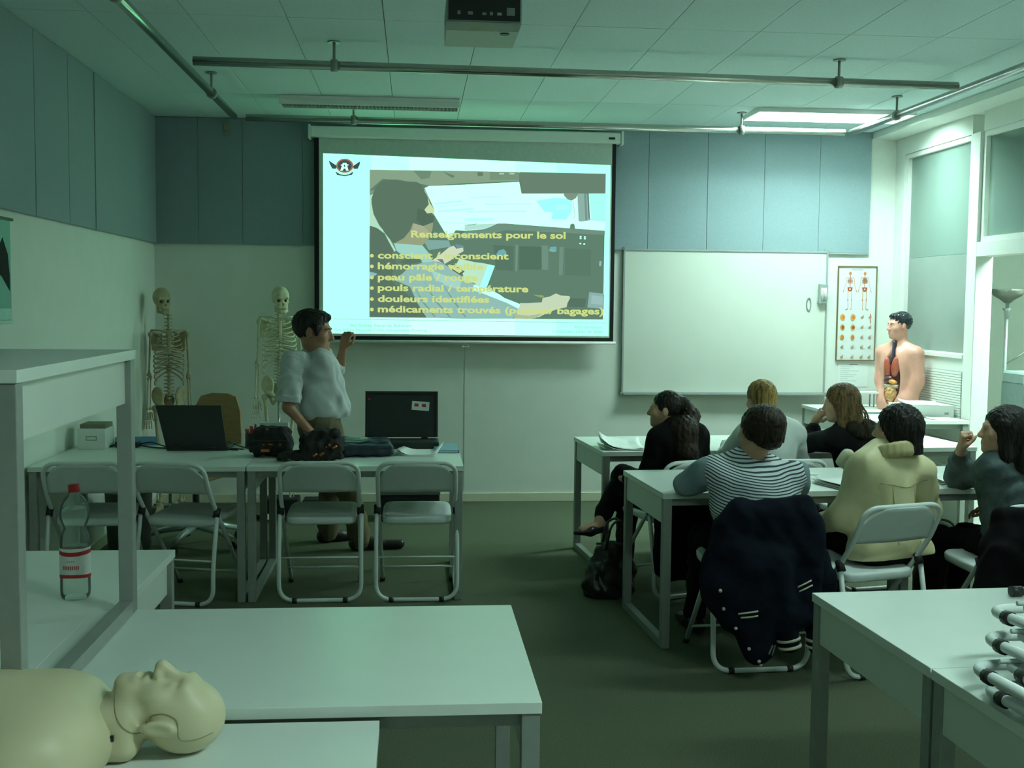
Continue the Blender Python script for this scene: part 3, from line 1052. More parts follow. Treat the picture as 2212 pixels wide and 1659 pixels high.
OR, DO, PK = (196, 118, 58), (160, 78, 40), (206, 150, 110)
for s, cx_ in ((1, -0.06), (-1, 0.062)):
    T0 = ph - 0.048
    pp(disc(cx_, T0 - 0.014, 0.0115, 0.0155, 14), OR)
    pp([(cx_ - 0.007, T0 - 0.022), (cx_ + 0.007, T0 - 0.022), (cx_ + 0.005, T0 - 0.034), (cx_ - 0.005, T0 - 0.034)], PK)
    stroke((cx_, T0 - 0.03), (cx_, T0 - 0.13), 0.005, DO)
    stroke((cx_ - 0.031, T0 - 0.047), (cx_ + 0.031, T0 - 0.047), 0.004, OR)
    for k in range(7):
        w = 0.017 + 0.006 * math.sin(PI * k / 7)
        stroke((cx_ - w, T0 - 0.055 - 0.006 * k), (cx_ + w, T0 - 0.055 - 0.006 * k), 0.0034, OR if k % 2 else DO)
    pp([(cx_ - 0.022, T0 - 0.125), (cx_ + 0.022, T0 - 0.125), (cx_ + 0.018, T0 - 0.15), (cx_ + 0.006, T0 - 0.158), (cx_ - 0.006, T0 - 0.158), (cx_ - 0.018, T0 - 0.15)], DO)
    pp(disc(cx_, T0 - 0.139, 0.008, 0.007, 10), (214, 200, 180))
    for q in (-1, 1):
        stroke((cx_ + q * 0.031, T0 - 0.048), (cx_ + q * 0.036, T0 - 0.1), 0.004, PK)
        stroke((cx_ + q * 0.036, T0 - 0.1), (cx_ + q * 0.05, T0 - 0.145), 0.0035, PK)
        stroke((cx_ + q * 0.05, T0 - 0.145), (cx_ + q * 0.056, T0 - 0.165), 0.006, PK)
        stroke((cx_ + q * 0.016, T0 - 0.15), (cx_ + q * 0.016, T0 - 0.225), 0.005, PK)
        pp(disc(cx_ + q * 0.016, T0 - 0.228, 0.006, 0.006, 8), OR)
        stroke((cx_ + q * 0.016, T0 - 0.23), (cx_ + q * 0.013, T0 - 0.298), 0.0045, PK)
        stroke((cx_ + q * 0.013, T0 - 0.298), (cx_ + q * 0.022 - s * 0.012, T0 - 0.308), 0.007, OR)
for r_ in range(5):
    for c_ in range(4):
        cx_, cz_ = (-0.115, -0.028, 0.05, 0.115)[c_], -0.03 - 0.081 * r_
        if c_ < 2 and r_ < 3:
            pp(disc(cx_, cz_, 0.021 - 0.002 * r_, 0.026 - 0.002 * r_, 16), (214, 150, 56))
            pp(disc(cx_ + 0.004, cz_ - 0.002, 0.012, 0.015, 12), DO if r_ == 1 else OR)
        else:
            pp(disc(cx_, cz_, 0.013, 0.008, 10), (190, 150, 124))
            stroke((cx_ - 0.012, cz_ - 0.008), (cx_ + 0.01, cz_ + 0.016), 0.006, (168, 116, 92))
            if c_ == 3 and r_ == 0:
                stroke((cx_, cz_ + 0.03), (cx_ + 0.006, cz_ - 0.05), 0.006, OR)
pr.build('chart_print', t)
write('chart_title', 'The Human Skeleton', lambda px, py: (px, PY - 0.0008, -py), -0.05, 0.045, -(ph - 0.034), 0.009, mat('ink', (0.05, 0.06, 0.06), 0.7), t, 0.01)

t = thing('notice_sheet', 'white sheet of faint text lines pinned below the anatomy chart', 'notice', (3.568, D, 1.03))
bx('paper', -0.125, 0.125, -0.003, -0.0008, -0.1, 0.095, M_PAPER, t)
pr = Print()
PY = -0.0031
lay = [0]
pp([(-0.03, 0.078), (0.04, 0.078), (0.04, 0.084), (-0.03, 0.084)], (120, 130, 128))
for k in range(10):
    w = rnd.uniform(0.06, 0.2)
    pp([(-0.105, 0.06 - k * 0.016), (-0.105 + w, 0.06 - k * 0.016), (-0.105 + w, 0.063 - k * 0.016), (-0.105, 0.063 - k * 0.016)], (176, 190, 184))
pr.build('text_lines', t)

# poster on the left wall, cut by the frame
t = thing('wall_poster', 'green poster with a dark shape hanging on the left wall', 'poster', (XL, 5.4, 1.72))
bx('print', 0.0008, 0.004, -0.46, 0.46, -0.24, 0.25, mat('poster_green', (0.20, 0.46, 0.38), 0.6, var=0.1, scale=3), t)
bx('top_rod', 0.0008, 0.016, -0.47, 0.475, 0.245, 0.258, M_BLACK, t)
bx('lower_strip', 0.0042, 0.0062, -0.46, 0.46, -0.24, -0.185, mat('poster_pale', (0.42, 0.68, 0.58), 0.6), t)
bx('lower_strip', 0.0042, 0.0062, -0.46, 0.48, -0.26, -0.245, mat('poster_pale', (0.42, 0.68, 0.58), 0.6), t)
bm = bmesh.new()
prism(bm, [(0.35, 0.16), (0.42, 0.08), (0.44, -0.02), (0.44, -0.10), (0.40, -0.075), (0.33, -0.03), (0.2, 0.02)], 'x', 0.0042, 0.0052)
obj('dark_shape', bm, M_BLACKM, t)

# little sensor by the ceiling, left of the screen
t = thing('wall_sensor', 'small beige sensor high on the grey felt wall', 'sensor', (-1.436, D - 0.0242, 2.88))
bx('sensor_body', -0.018, 0.018, -0.02, -0.0004, 0.0, 0.06, mat('sensor_beige', (0.30, 0.30, 0.22), 0.6), t, bev=0.004)
bx('sensor_foot', -0.012, 0.012, -0.03, -0.0004, -0.035, -0.004, mat('sensor_beige', (0.30, 0.30, 0.22), 0.6), t, bev=0.004)

for nm, xx in (('nearer the ponytail woman', 2.44), ('nearer the fair haired student', 2.53)):
    t = thing('wall_socket', 'white wall socket low on the back wall, ' + nm, 'socket', (xx, D, 0.30), 0, 'sockets low on the back wall')
    bx('plate', -0.036, 0.036, -0.012, -0.0006, -0.045, 0.045, M_WHITE, t, bev=0.004)
    if xx < 2.5:
        for q in (-0.008, 0.008):
            bm = bmesh.new()
            tube(bm, [(q, -0.0135, q * 1.5), (q, -0.0122, q * 1.5)], 0.006, 10)
            obj('socket_hole', bm, M_BLACK, t)
# ------------------------------------------------------------------ tables
TH = 0.725


def table(label, x, y, rot, L, Dp, h=TH, z=0.0, group=None, rail_front=True):
    """x, y = near left corner; L along the table, Dp deep, rot in degrees"""
    t = thing('table', label, 'table', (x, y, z), math.radians(rot), group)
    bx('tabletop', 0, L, 0, Dp, h - 0.026, h, M_TOP, t, bev=0.0015)
    lw = 0.04
    e = 0.004
    for sx in (0, 1):
        xa = e if sx == 0 else L - e - lw
        for sy in (0, 1):
            ya = e if sy == 0 else Dp - e - lw
            bx('leg', xa, xa + lw, ya, ya + lw, 0.001, h - 0.0265, M_STEEL, t, bev=0.002)
        bx('floor_beam', xa + 0.002, xa + lw - 0.002, e + lw, Dp - e - lw, 0.001, 0.036, M_STEEL, t)
        bx('side_panel', xa + 0.006, xa + 0.024, e + lw, Dp - e - lw, h - 0.145, h - 0.0265, M_PANEL, t)
    bx('apron_rail', e + lw, L - e - lw, 0.03, 0.05, h - 0.062, h - 0.0265, M_STEEL, t)
    bx('apron_rail', e + lw, L - e - lw, Dp - 0.05, Dp - 0.03, h - 0.062, h - 0.0265, M_STEEL, t)
    return t


table("teacher's white table on the left, with the laptop and box file", -1.975, 6.0, 0, 1.10, 0.93, 0.722)
table("teacher's white table on the right, with pouches, papers and open case", -0.868, 6.0, 0, 1.132, 0.93, 0.722)
table('white table under the water bottle', -1.955, 3.2075, 0, 1.135, 0.775)
table('white table mostly under the stacked table, by the left edge', -1.97, 2.405, 0, 1.092, 0.80)
table('empty white table in front, with bare top', -0.876, 2.405, 0, 1.156, 0.80)
table('white table under the resuscitation manikin', -1.225, 1.58, 0, 1.155, 0.805, 0.70)
table('white table stacked on top of other tables at the left edge', -1.93, 2.262, 0, 1.17, 0.945, 0.724, TH + 0.001)
table('white second row desk of the striped shirt student', 1.137, 5.085, 4, 1.17, 0.73)
table('white second row desk of the cream jacket woman', 2.307, 5.167, 4, 1.17, 0.73)
table('white first row desk of the ponytail woman', 1.10, 6.535, 5, 1.19, 0.76)
table('white first row desk of the long haired blonde woman', 2.2885, 6.639, 5, 1.19, 0.76)
table('bare white table at right front, far one of the pair', 1.236, 2.585, 3, 1.15, 0.715)
table('white table at right front under the folded chairs', 1.278, 1.78, 3, 1.15, 0.80)
table('white side table under the anatomical torso', 3.085, 7.60, 0, 0.765, 1.25, 0.80)


# ------------------------------------------------------------------ folding chairs
def make_chair(label, folded=False):
    t = thing('folding_chair', label, 'chair')
    hw = 0.203
    rt = 0.0115
    if not folded:
        half = [(hw - 0.008, 0.455, 0.016), (hw, 0.075, 0.485), (hw, -0.02, 0.61), (hw, -0.078, 0.752)]
        rad = [0, 0.12, 0.1, 0.155]
        ru = [(hw + 0.011, 0.055, 0.465), (hw + 0.011, 0.0, 0.20), (hw + 0.011, 0.0, 0.0125)]
        rr = [0, 0.1, 0.09]
    path = half + [(-a, b, c) for a, b, c in reversed(half)]
    tb('frame', fillet(path, rad + rad[::-1], 8), rt, M_CHW, t, n=12)
    path = ru + [(-a, b, c) for a, b, c in reversed(ru)]
    tb('rear_leg_frame', fillet(path, rr + rr[::-1], 8), rt, M_CHW, t, n=12)
    tb('stretcher', [(-hw + 0.005, 0.37, 0.105), (hw - 0.005, 0.37, 0.105)], 0.006, M_CHW, t, n=8)
    tb('rear_stretcher', [(-hw, 0.008, 0.24), (hw, 0.008, 0.24)], 0.005, M_CHW, t, n=8)
    for s in (-1, 1):
        tb('hinge_collar', [(s * (hw + 0.006), 0.075, 0.505), (s * (hw + 0.006), 0.052, 0.462)], 0.0185, M_BLACK, t, n=12)
        tb('front_foot', [(s * (hw - 0.008), 0.467, 0.001), (s * (hw - 0.008), 0.447, 0.028)], 0.0145, M_BLACK, t, n=10)
        tb('rear_foot', [(s * 0.12, 0.0, 0.0125), (s * 0.145, 0.0, 0.0125)], 0.0155, M_BLACK, t, n=10)
    # seat: rounded pan with turned-down edge
    bm = bmesh.new()
    n = 24
    rings = []
    for (sc_, z) in ((0.93, 0.408), (0.985, 0.408), (1.0, 0.418), (1.0, 0.437), (0.97, 0.446), (0.80, 0.4445), (0.4, 0.440), (0.02, 0.438)):
        ring = []
        for k in range(n * 2):
            a = 2 * PI * k / (n * 2)
            ex = 0.28
            cx_, sy_ = math.cos(a), math.sin(a)
            X = math.copysign(abs(cx_) ** ex, cx_) * 0.186 * sc_ * (1 - 0.05 * (sy_ > 0) * abs(sy_))
            Y = 0.235 + math.copysign(abs(sy_) ** ex, sy_) * 0.195 * sc_
            ring.append(bm.verts.new((X, Y, z + 0.02 * (Y - 0.04) / 0.39)))
        rings.append(ring)
    for A, B in zip(rings[:-1], rings[1:]):
        for k in range(n * 2):
            f = bm.faces.new((A[k], A[(k + 1) % (n * 2)], B[(k + 1) % (n * 2)], B[k]))
            f.smooth = True
    bm.faces.new(rings[-1])
    bm.faces.new(list(reversed(rings[0])))
    obj('seat', bm, M_CHSEAT, t)
    # backrest: curved plate filling the arch
    bm = bmesh.new()
    nx, nz = 16, 8
    G = {}
    for i in range(nx + 1):
        for j in range(nz + 1):
            x = -1 + 2 * i / nx
            top = 0.749 - 0.085 * max(0, (abs(x) - 0.45) / 0.55) ** 2.2
            z = 0.592 + (top - 0.592) * j / nz
            y = -0.008 - (z - 0.592) * 0.43 - 0.022 * (1 - x * x)
            X = x * (hw - 0.006)
            for q in (0, 1):
                G[i, j, q] = bm.verts.new((X, y + (0.0 if q else 0.012), z))
    for i in range(nx):
        for j in range(nz):
            for q, fl_ in ((0, 1), (1, 0)):
                vs = [G[i, j, q], G[i + 1, j, q], G[i + 1, j + 1, q], G[i, j + 1, q]]
                f = bm.faces.new(vs if fl_ else vs[::-1])
                f.smooth = True
        bm.faces.new((G[i, 0, 0], G[i, 0, 1], G[i + 1, 0, 1], G[i + 1, 0, 0]))
        bm.faces.new((G[i, nz, 1], G[i, nz, 0], G[i + 1, nz, 0], G[i + 1, nz, 1]))
    for j in range(nz):
        bm.faces.new((G[0, j, 1], G[0, j, 0], G[0, j + 1, 0], G[0, j + 1, 1]))
        bm.faces.new((G[nx, j, 0], G[nx, j, 1], G[nx, j + 1, 1], G[nx, j + 1, 0]))
    obj('backrest', bm, M_CHSEAT, t)
    return t


chair0 = make_chair('white folding chair half hidden behind the water bottle')
chair0['group'] = "folding chairs along the teacher's tables"
chair0.location = (-1.672, 5.985, 0)
GT = "folding chairs along the teacher's tables"
dup(chair0, (-1.235, 5.965, 0), math.radians(-15), 'white folding chair turned sideways under the laptop', GT)
dup(chair0, (-0.488, 5.985, 0), math.radians(0.5), 'white folding chair in front of the black and orange pouches', GT)
dup(chair0, (0.018, 5.98, 0), math.radians(-0.5), "white folding chair at the right end of the teacher's tables", GT)
GS = 'folding chairs of the students'
dup(chair0, (1.50, 4.735, 0), math.radians(3), 'white folding chair under the navy varsity jacket', GS)
dup(chair0, (2.03, 4.655, 0), math.radians(17), 'white folding chair of the woman in the cream jacket', GS)
dup(chair0, (2.66, 4.64, 0), math.radians(6), 'white folding chair under the black coat at the right edge', GS)
dup(chair0, (1.48, 6.0, 0), math.radians(22), 'white folding chair of the ponytail woman', GS)
dup(chair0, (2.02, 6.02, 0), math.radians(4), 'white folding chair of the fair short haired student in white', GS)
dup(chair0, (2.57, 6.10, 0), math.radians(12), 'white folding chair of the blonde woman in black', GS)


# folded chairs lying in a pile on the front right table
def folded_chair(label, loc, rotz, dz=0.0):
    t = thing('folded_chair', label, 'chair', loc, rotz, 'folded chairs piled on the front right table')
    hw = 0.203
    zt = 0.0
    r = 0.0125
    # feet end at y = 0, backrest end far along -y
    p = [(hw, -0.86, 0.012), (hw, -0.02, 0.0), (-hw, -0.02, 0.0), (-hw, -0.86, 0.012)]
    tb('rear_leg_frame', fillet([(hw, -0.42, 0.03), (hw, 0, 0.0), (-hw, 0, 0.0), (-hw, -0.42, 0.03)], [0, 0.075, 0.075, 0], 8), r, M_CHW, t, n=12)
    half = [(hw - 0.03, -0.20, 0.034), (hw - 0.03, -0.4, 0.034), (hw - 0.02, -0.83, 0.034)]
    tb('frame', fillet(half + [(-a, b, c) for a, b, c in reversed(half)], [0, 0.05, 0.13, 0.13, 0.05, 0], 8), r, M_CHW, t, n=12)
    for s in (-1, 1):
        tb('front_foot', [(s * (hw - 0.03), -0.17, 0.034), (s * (hw - 0.03), -0.20, 0.034)], 0.0155, M_BLACK, t, n=12)
        tb('rear_foot', [(s * hw, -0.085, 0.004), (s * hw, -0.112, 0.006)], 0.0165, M_BLACK, t, n=12)
    b = bmesh.new()
    box(b, -0.155, 0.155, -0.45, -0.07, 0.012, 0.030, 0.006)
    obj('seat', b, M_CHSEAT, t)
    b = bmesh.new()
    box(b, -0.165, 0.165, -0.82, -0.66, 0.026, 0.040, 0.006)
    obj('backrest', b, M_CHSEAT, t)
    tb('stretcher', [(-hw + 0.03, -0.08, 0.034), (hw - 0.03, -0.08, 0.034)], 0.006, M_CHW, t, n=8)
    return t


folded_chair('folded white chair, lowest of the pile on the front table', (1.465, 2.40, TH + 0.018), math.radians(1), 0)
folded_chair('folded white chair, second from the bottom of the pile', (1.445, 2.41, TH + 0.062), math.radians(-1), 0)
folded_chair('folded white chair, second from the top of the pile', (1.51, 2.49, TH + 0.105), math.radians(0), 0)
folded_chair('folded white chair, topmost of the pile on the front table', (1.56, 2.57, TH + 0.148), math.radians(2), 0)
t = thing('folded_chair', 'folded white chair lying apart at the far edge of the front table', 'chair', (2.03, 3.262, TH + 0.0165), math.radians(-88), 'folded chairs piled on the front right table')
tb('rear_leg_frame', fillet([(0.2, 0.62, 0.0), (0.2, 0, 0.0), (-0.2, 0, 0.0), (-0.2, 0.62, 0.0)], [0, 0.075, 0.075, 0], 8), 0.0125, M_CHW, t, n=12)
tb('frame', [(0.03, -0.22, 0.0), (0.03, 0.5, 0.0)], 0.0125, M_CHW, t, n=12)
tb('front_foot', [(0.03, -0.25, 0.0), (0.03, -0.215, 0.0)], 0.016, M_BLACK, t, n=12)
bx('seat', -0.15, 0.15, 0.1, 0.45, 0.014, 0.03, M_CHSEAT, t, bev=0.006)

# ------------------------------------------------------------------ things on the teacher's tables
Z0 = 0.7225
t = thing('box_file', 'white box file with a label holder, standing left on the table', 'box file', (-1.845, 6.70, Z0))
bx('body', -0.078, 0.078, 0.0, 0.20, 0.0, 0.118, M_WHITE, t, bev=0.002)
bx('inner_card', -0.071, 0.071, 0.03, 0.195, 0.118, 0.142, mat('card_brown', (0.22, 0.22, 0.15), 0.8), t)
for (a, b, c, d) in ((-0.03, 0.03, 0.072, 0.076), (-0.03, 0.03, 0.052, 0.056), (-0.03, -0.026, 0.056, 0.072), (0.026, 0.03, 0.056, 0.072)):
    bx('label_holder', a, b, -0.003, -0.0002, c, d, M_STEEL, t)

t = thing('laptop', 'open black laptop seen from behind on the left table', 'laptop', (-1.255, 6.64, Z0))
lm = Matrix.Translation((0, 0.01, 0.012)) @ Matrix.Rotation(math.radians(13), 4, 'X')
bx('keyboard_base', -0.155, 0.195, 0.0, 0.24, 0.0, 0.022, M_BLACK, t, bev=0.004)
bm = bmesh.new()
prism(bm, [(-0.155, 0.0), (0.185, 0.0), (0.162, 0.262), (-0.20, 0.262)], 'y', -0.012, 0.0)
bmesh.ops.transform(bm, matrix=lm, verts=bm.verts)
obj('lid', bm, mat('laptop_lid', (0.012, 0.015, 0.016), 0.4), t)
for q in (-0.1, 0.1):
    tb('hinge', [(q - 0.02, -0.004, 0.018), (q + 0.02, -0.004, 0.018)], 0.009, M_BLACK, t, n=10)

t = thing('swivel_chair', 'brown wooden shell chair on a pale star base behind the laptop', 'chair', (-1.40, 7.45, 0), math.radians(160))
s_ = SDF(0.008)
M_WOOD = mat('beech_shell', (0.30, 0.17, 0.055), 0.45, var=0.15, scale=12, stretch=(1, 1, 8))
bm = bmesh.new()
pts = [(-0.21, 0.58), (-0.20, 0.70), (-0.17, 0.86), (-0.13, 0.945), (-0.06, 0.965), (0.06, 0.965), (0.13, 0.945), (0.17, 0.86), (0.20, 0.70), (0.21, 0.58)]
prism(bm, pts, 'y', -0.245, -0.23)
for v in bm.verts:
    v.co.y += 0.5 * v.co.x ** 2 - (v.co.z - 0.58) * 0.2
obj('back_shell', bm, M_WOOD, t)
bm = bmesh.new()
box(bm, -0.21, 0.21, -0.2, 0.2, 0.455, 0.47, 0.005)
obj('seat_shell', bm, M_WOOD, t)
bm = bmesh.new()
tube(bm, fillet([(0, -0.25, 0.62), (0, -0.25, 0.44), (0, 0, 0.44)], 0.05), 0.012, 10)
obj('back_strut', bm, M_STEEL, t)
tb('column', [(0, 0, 0.11), (0, 0, 0.454)], 0.022, M_BLACK, t, n=12)
for k in range(5):
    a = 2 * PI * k / 5 + 0.4
    c_, s2 = math.cos(a), math.sin(a)
    bm = bmesh.new()
    tube(bm, [(0.02 * c_, 0.02 * s2, 0.13), (0.2 * c_, 0.2 * s2, 0.105), (0.31 * c_, 0.31 * s2, 0.075)], [0.026, 0.02, 0.015], 10)
    obj('base_arm', bm, mat('base_pale', (0.42, 0.52, 0.48), 0.35, metal=0.3), t)
    bm = bmesh.new()
    tube(bm, [(0.31 * c_ - 0.012 * s2, 0.31 * s2 + 0.012 * c_, 0.03), (0.31 * c_ + 0.012 * s2, 0.31 * s2 - 0.012 * c_, 0.03)], 0.029, 12)
    obj('castor', bm, M_BLACK, t)

t = thing('pen_cup', 'black pen cup with red and blue pens beside the laptop', 'pen cup', (-0.955, 6.82, Z0))
bm = bmesh.new()
lathe(bm, [(0.036, 0.0), (0.038, 0.004), (0.038, 0.082), (0.034, 0.082), (0.033, 0.01)], 20)
obj('cup', bm, M_BLACK, t)
for k in range(9):
    a = rnd.uniform(0, 6.28)
    r0, r1 = rnd.uniform(0.003, 0.015), rnd.uniform(0.018, 0.036)
    col = [(0.42, 0.03, 0.03), (0.5, 0.06, 0.05), (0.12, 0.12, 0.3), (0.55, 0.55, 0.5)][k % 4 if k > 3 else k % 2]
    tb('pen', [(r0 * math.cos(a), r0 * math.sin(a), 0.012), (r1 * math.cos(a), r1 * math.sin(a), rnd.uniform(0.105, 0.135))], 0.0055, mat('pen_%d%d%d' % tuple(int(c * 99) for c in col), col, 0.4), t, n=8)

t = thing('document_tray', 'grey upright box behind the nearer black pouch', 'box', (-0.80, 6.76, Z0))
bx('body', -0.10, 0.065, 0.0, 0.07, 0.0, 0.148, mat('tray_grey', (0.36, 0.43, 0.39), 0.6), t, bev=0.003)
bx('front_lip', -0.09, 0.055, -0.004, -0.0003, 0.01, 0.03, M_GREY, t)

M_POUCH = mat('pouch_black', (0.010, 0.010, 0.009), 0.85, var=0.3, scale=50, bump=0.3, bscale=140)
M_ORANGE = mat('pouch_orange', (0.55, 0.15, 0.015), 0.6)
t = thing('equipment_pouch', 'black rounded pouch with orange trims, nearer the laptop', 'pouch', (-0.785, 6.42, Z0 + 0.007), 0, 'black and orange pouches')
SDF(0.006).b((0, 0, 0.045), (0.105, 0.075, 0.045), 0.03, k=0.02).b((0, 0.01, 0.105), (0.10, 0.06, 0.05), 0.035, k=0.03).c((-0.10, -0.06, 0.03), (0.10, -0.06, 0.03), 0.022, k=0.02).obj('body', M_POUCH, t, wrinkle=0.006, wlen=0.06, seed=2)
bx('orange_tab', -0.052, -0.006, -0.089, -0.083, 0.026, 0.040, M_ORANGE, t)
for q in range(3):
    tb('orange_trim', [(-0.06 + q * 0.045, -0.074, 0.066), (-0.035 + q * 0.045, -0.0765, 0.063)], 0.004, M_ORANGE, t, n=8)
tb('zip', fillet([(-0.098, 0.03, 0.083), (-0.09, -0.068, 0.083), (0.09, -0.068, 0.083), (0.098, 0.03, 0.083)], 0.03), 0.004, M_BLACK, t, n=8)
t = thing('equipment_pouch', 'black lumpy pouch with orange trims and straps, in the table middle', 'pouch', (-0.52, 6.25, Z0 + 0.007), 0, 'black and orange pouches')
SDF(0.006).b((0.03, 0, 0.05), (0.10, 0.085, 0.05), 0.035, k=0.02).b((0.05, 0.02, 0.115), (0.075, 0.055, 0.045), 0.035, k=0.03).b((-0.05, 0.0, 0.09), (0.045, 0.05, 0.05), 0.03, k=0.03).c((-0.19, -0.06, 0.02), (0.12, -0.075, 0.022), 0.019, k=0.02).c((-0.19, -0.06, 0.02), (-0.12, 0.06, 0.02), 0.018, k=0.02).c((-0.12, 0.06, 0.02), (-0.05, 0.05, 0.06), 0.02, k=0.02).obj('body', M_POUCH, t, wrinkle=0.007, wlen=0.06, seed=5)
for (x, z) in ((-0.006, 0.032), (0.03, 0.036), (0.062, 0.078), (0.098, 0.073)):
    tb('orange_trim', [(x - 0.012, -0.096 + max(0, z - 0.05) * 0.5, z - 0.006), (x + 0.010, -0.098 + max(0, z - 0.05) * 0.5, z + 0.008)], 0.0055, M_ORANGE, t, n=8)
tb('strap', fillet([(-0.16, -0.08, 0.01), (-0.2, 0.02, 0.012), (-0.1, 0.1, 0.012), (0.05, 0.11, 0.012)], 0.05), 0.009, M_POUCH, t, n=8)

M_NAVY = mat('navy_nylon', (0.016, 0.028, 0.05), 0.45, var=0.15, bump=0.15, bscale=90)
t = thing('document_bag', 'flat navy document bag with a white tag, beside the pouches', 'bag', (-0.27, 6.50, Z0 + 0.004), math.radians(6))
SDF(0.006).b((0, 0, 0.032), (0.145, 0.15, 0.032), 0.02, k=0.01).b((0.0, 0.02, 0.062), (0.13, 0.12, 0.014), 0.012, k=0.02).obj('body', M_NAVY, t, wrinkle=0.004, wlen=0.09, seed=4)
bx('white_tag', -0.03, 0.012, 0.03, 0.07, 0.0775, 0.0795, M_PAPER, t)
tb('zip', fillet([(-0.144, 0.1, 0.045), (-0.147, -0.153, 0.045), (0.147, -0.153, 0.045), (0.147, 0.1, 0.045)], 0.03), 0.003, M_BLACK, t, n=8)

t = thing('paper_stack', 'curled white papers near the blue folder', 'papers', (0.035, 6.52, Z0))
for k in range(4):
    dx = 0.006 * k
    sheet('paper', [(-0.145 + dx, -0.13, 0.0005), (0.08 + dx, -0.15 + 0.012 * k, 0.0005), (0.125 + dx, 0.14, 0.0005), (-0.11 + dx, 0.14, 0.0005)], M_PAPER, t, 0.0008, 10, 8,
          lambda u, v, k=k: 0.0012 * k + 0.05 * max(0, u - 0.65) ** 2 * 6 * (0.3 + v) * (k / 3) + 0.045 * max(0, 0.35 - u) ** 2 * 7 * (1 - 0.5 * v) * (k / 3))
t = thing('blue_folder', 'flat light blue folder at the right end of the table', 'folder', (0.168, 6.66, Z0))
M_BLUE = mat('folder_blue', (0.13, 0.30, 0.46), 0.3, var=0.04)
bx('cover', -0.052, 0.092, -0.14, 0.16, 0.0, 0.003, M_BLUE, t)
bx('cover', -0.050, 0.090, -0.138, 0.158, 0.014, 0.017, M_BLUE, t)
bx('pages', -0.048, 0.086, -0.134, 0.15, 0.0032, 0.0138, M_PAPER, t)
bx('spine', 0.0905, 0.0935, -0.14, 0.16, 0.0, 0.017, M_BLUE, t)

t = thing('hard_case', 'open dark hard case with raised lid and a white sticker', 'case', (-0.075, 6.78, Z0))
M_CASE = mat('case_black', (0.012, 0.022, 0.020), 0.55, var=0.1)
lm = Matrix.Translation((0, 0.10, 0.05)) @ Matrix.Rotation(math.radians(-8), 4, 'X')
bm = bmesh.new()
box(bm, -0.215, 0.22, -0.012, 0.03, 0.0, 0.275, 0.008)
bmesh.ops.transform(bm, matrix=lm, verts=bm.verts)
obj('lid', bm, M_CASE, t)
for (a, b, c, d) in ((-0.215, 0.22, 0.262, 0.275), (-0.215, 0.22, 0.0, 0.012), (-0.215, -0.203, 0.012, 0.262), (0.208, 0.22, 0.012, 0.262)):
    bx('lid_rim', a, b, -0.024, -0.0125, c, d, M_BLACK, t, M=lm)
bx('sticker', 0.05, 0.155, -0.0138, -0.0124, 0.168, 0.222, M_PAPER, t, M=lm @ Matrix.Rotation(math.radians(4), 4, 'Y'))
for k in range(2):
    bx('sticker_mark', 0.065 + 0.045 * k, 0.09 + 0.045 * k, -0.0146, -0.0139, 0.19, 0.208, mat('red_mark', (0.35, 0.06, 0.05), 0.6), t, M=lm @ Matrix.Rotation(math.radians(4), 4, 'Y'))
bx('red_lamp', -0.2, -0.185, -0.0145, -0.0125, 0.222, 0.236, mat('red_lamp', (0.30, 0.02, 0.01), 0.4), t, M=lm)
bm = bmesh.new()
box(bm, -0.215, 0.225, -0.09, 0.115, 0.0, 0.042, 0.008)
obj('lower_shell', bm, M_CASE, t)
for q in (-0.14, 0.14):
    tb('hinge', [(q - 0.02, 0.112, 0.046), (q + 0.02, 0.112, 0.046)], 0.006, M_STEEL, t, n=8)

t = thing('power_adapter', 'black power adapter brick at the left of the laptop', 'adapter', (-1.66, 6.93 - 0.12, Z0), math.radians(-6))
bx('brick', -0.075, 0.06, -0.03, 0.03, 0.0, 0.034, M_BLACK, t, bev=0.005)
tb('cable', fillet([(0.06, 0, 0.012), (0.16, -0.06, 0.006), (0.30, -0.075, 0.005), (0.46, -0.06, 0.006), (0.60, -0.08, 0.005), (0.67, -0.11, 0.005)], 0.06), 0.0045, M_BLACK, t, n=8)
tb('cable', fillet([(-0.075, 0, 0.014), (-0.10, -0.02, 0.006), (-0.135, -0.07, 0.005)], 0.03), 0.0045, M_BLACK, t, n=8)
tb('cable', fillet([(0.06, 0.01, 0.018), (0.12, 0.03, 0.03), (0.2, 0.0, 0.008), (0.27, -0.04, 0.006)], 0.04), 0.004, M_BLACK, t, n=8)
t = thing('cable_coil', 'thin black cables trailing between laptop and pen cup', 'cable', (-1.04, 6.78, Z0))
tb('cable', fillet([(-0.06, 0.06, 0.03), (0.0, 0.02, 0.012), (0.05, -0.02, 0.004), (0.08, -0.06, 0.004)], 0.04), 0.0035, M_BLACK, t, n=8)
tb('cable', fillet([(-0.06, -0.10, 0.004), (0.0, -0.07, 0.004), (0.06, -0.11, 0.004)], 0.04), 0.0035, M_BLACK, t, n=8)
tb('plug', [(0.08, -0.06, 0.006), (0.095, -0.075, 0.006)], 0.007, M_BLACK, t, n=8)
t = thing('blue_binder', 'thin blue binder lying behind the power adapter', 'binder', (-1.66, 6.90, Z0), math.radians(8))
bx('cover', -0.10, 0.14, -0.03, 0.02, 0.0, 0.008, M_BLUE, t)
bm = bmesh.new()
prism(bm, [(-0.032, 0.009), (0.02, 0.009), (0.02, 0.045), (0.0, 0.05)], 'x', -0.10, 0.14)
obj('cover', bm, M_BLUE, t)
t = thing('loose_paper', 'loose white papers under the cables by the laptop', 'papers', (-1.52, 6.80, Z0))
sheet('paper', [(-0.02, -0.03, 0.0004), (0.09, -0.045, 0.0004), (0.10, 0.06, 0.0004), (0.0, 0.07, 0.0004)], M_PAPER, t, 0.0008, 4, 4)
